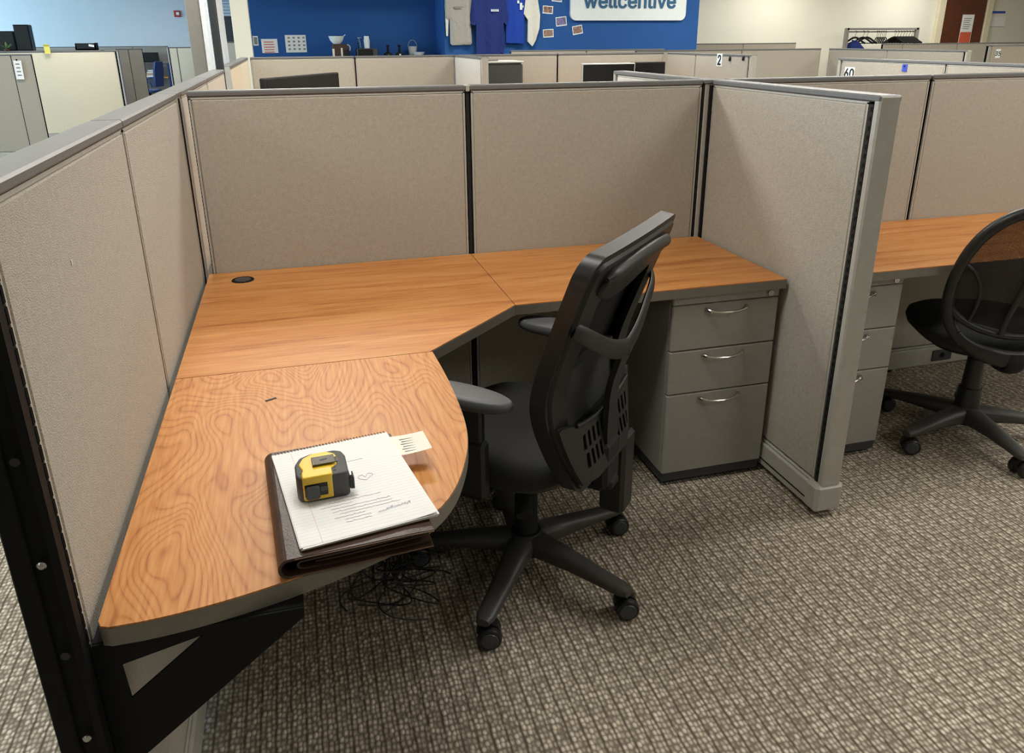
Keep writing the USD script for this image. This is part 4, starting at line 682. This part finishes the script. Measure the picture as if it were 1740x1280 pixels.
for k, (xc, zc, w_, h_, lb, mt, rz) in enumerate([(4.13, 1.875, 0.16, 0.11, 'photo print nearest the white sleeve, upper of the two', 'photo1', 4), (4.34, 1.715, 0.17, 0.13, 'round-edged bluish photo cut-out between the others', 'photo2', -6), (4.14, 1.55, 0.165, 0.115, 'white-bordered photo print nearest the white sleeve, lower of the two', 'photo1', -3), (4.60, 1.595, 0.16, 0.125, 'reddish photo print lying lowest right below the sign', 'photo1', -10), (4.27, 2.04, 0.16, 0.11, 'photo print at the upper picture edge', 'photo2', 5)]):
    T = Thing('wall_photo', lb, 'photo', (xc, 8.999, zc), 0, group='photos on the blue wall'); T.part('print', rot(bx(-w_ / 2, w_ / 2, -0.003, 0, -h_ / 2, h_ / 2), rz, (0, 1, 0)), 'signw'); T.part('image', rot(bx(-w_ / 2 + 0.012, w_ / 2 - 0.012, -0.004, -0.003, -h_ / 2 + 0.016, h_ / 2 - 0.012), rz, (0, 1, 0)), mt)
sg_ = Thing('wall_sign', 'white rounded company sign lettered wellcentive on the blue wall', 'sign', (5.41, 8.999, 2.06))
sg_.part('board', plate(sbox(-0.94, -0.335, 0.94, 0.36).buffer(-0.09).buffer(0.09), -0.05, 0.0), 'signw', smooth=40)
t = meshkit.text_mesh('wellcentive', 0.24, 0.012, bold=True); sx_ = 1.50 / (t.bounds[1, 0] - t.bounds[0, 0]); t.apply_scale((sx_, sx_ * 1.0, 1)); t.apply_translation((-t.bounds[:, 0].mean(), 0, 0)); t = rot(t, 90, (1, 0, 0)); t.apply_translation((0.01, -0.05, -0.155)); sg_.part('lettering', t, 'signt', smooth=False, label='teal blue lettering')

# ---------------------------------------------------------------- far right: coat rack, door notices
rk = Thing('coat_rack', 'dark metal coat rack standing by the white wall', 'coat rack', (11.7, 11.0, 0))
for sx in (-0.83, 0.80): rk.part('post', bx(sx - 0.035, sx + 0.035, -0.03, 0.03, 0.06, 1.625, 0.004), 'greypaint'); rk.part('foot', bx(sx - 0.03, sx + 0.03, -0.22, 0.22, 0.0, 0.06, 0.01), 'greypaint')
rk.part('top_bar', bx(-0.84, 0.82, -0.03, 0.03, 1.585, 1.625, 0.004), 'greypaint'); rk.part('hanging_rail', cyl((-0.8, 0, 1.555), (0.77, 0, 1.555), 0.012), 'greypaint')
HZ = 1.555
hg0 = None
spots = [(-0.62, 117), (-0.44, 117), (-0.35, 117), (-0.12, 66), (-0.08, 66), (-0.04, 66), (0.0, 66), (0.04, 66), (0.08, 66), (0.297, 118), (0.364, 118), (0.431, 118), (0.498, 118), (0.565, 118), (0.632, 118), (0.699, 118)]
ORD = 'first second third fourth fifth sixth seventh eighth ninth tenth eleventh twelfth thirteenth fourteenth fifteenth last'.split()
for k, (x, a) in enumerate(spots):
    lb = '%s dark coat hanger from the left on the far coat rack' % ORD[k]
    if hg0 is None or k == 3:
        hg = Thing('coat_hanger', lb, 'hanger', (11.7 + x, 11.0, HZ - 0.21), a, group='coat hangers on the rack')
        r_ = 0.018 if hg0 is None else 0.009
        hg.part('hook', tube([(0.0, 0, 0.10), (0.0, 0, 0.155), *[(0.022 * math.sin(q) + 0.0, 0, 0.205 - 0.0 + 0.022 * -math.cos(q) * -1 + 0.0) for q in np.linspace(-2.2, 1.2, 10)]], 0.0035, 6), 'dark')
        hg.part('shoulder_bar', tube(spl([(-0.21, 0, 0.0), (-0.10, 0, 0.065), (0, 0, 0.105), (0.10, 0, 0.065), (0.21, 0, 0.0)], 20), r_, 8), 'dark'); hg.part('trouser_bar', cyl((-0.20, 0, 0.0), (0.20, 0, 0.0), 0.007), 'dark')
        if hg0 is None: hg0 = hg
        else: hg1 = hg
    else: copy(hg1 if 2 < k < 9 else hg0, (11.7 + x, 11.0, HZ - 0.21), a, lb, 'coat hangers on the rack')
gm = Thing('folded_garment', 'navy garment draped over the first hanger of the coat rack', 'garment', (11.08, 11.0, 0.955), 117); gm.part('cloth', bent(Polygon([(-0.21, 0.28), (-0.1, 0.40), (0.0, 0.435), (0.1, 0.40), (0.21, 0.28), (0.2, 0.0), (-0.2, 0.0)]), 0.05, lambda W: np.c_[W[:, 0], -0.025 + W[:, 2] + 0.012 * np.sin(W[:, 0] * 40), W[:, 1]], 0.05), 'navy', smooth=60); gm.part('collar', tube([(-0.05, 0, 0.44), (0, 0.02, 0.425), (0.05, 0, 0.44)], 0.016, 8), 'navy', smooth=60)
dn = Thing('door_notice', 'tall white notice with an orange lower part on the walnut door', 'notice', (14.13, 11.449, 1.60)); dn.part('sheet', bx(-0.15, 0.15, -0.003, 0, -0.27, 0.28), 'paper'); dn.part('orange_panel', bx(-0.14, 0.14, -0.005, -0.003, -0.27, -0.06), 'orange')
for k in range(6): dn.part('printed_line', bx(-0.10, 0.09 - 0.02 * (k % 3), -0.005, -0.003, 0.20 - 0.04 * k, 0.212 - 0.04 * k), 'greypaint')
wn = Thing('wall_notice', 'white sheet under a blue strip on the wall right of the walnut door', 'notice', (14.95, 11.499, 1.75)); wn.part('sheet', bx(-0.2, 0.2, -0.003, 0, -0.11, 0.10), 'paper'); wn.part('sheet_shadow_edge', bx(-0.2, 0.2, -0.004, -0.003, -0.112, -0.104), 'greypaint'); wn.part('blue_strip', bx(-0.24, 0.16, -0.004, 0, 0.155, 0.20), 'bluetag')
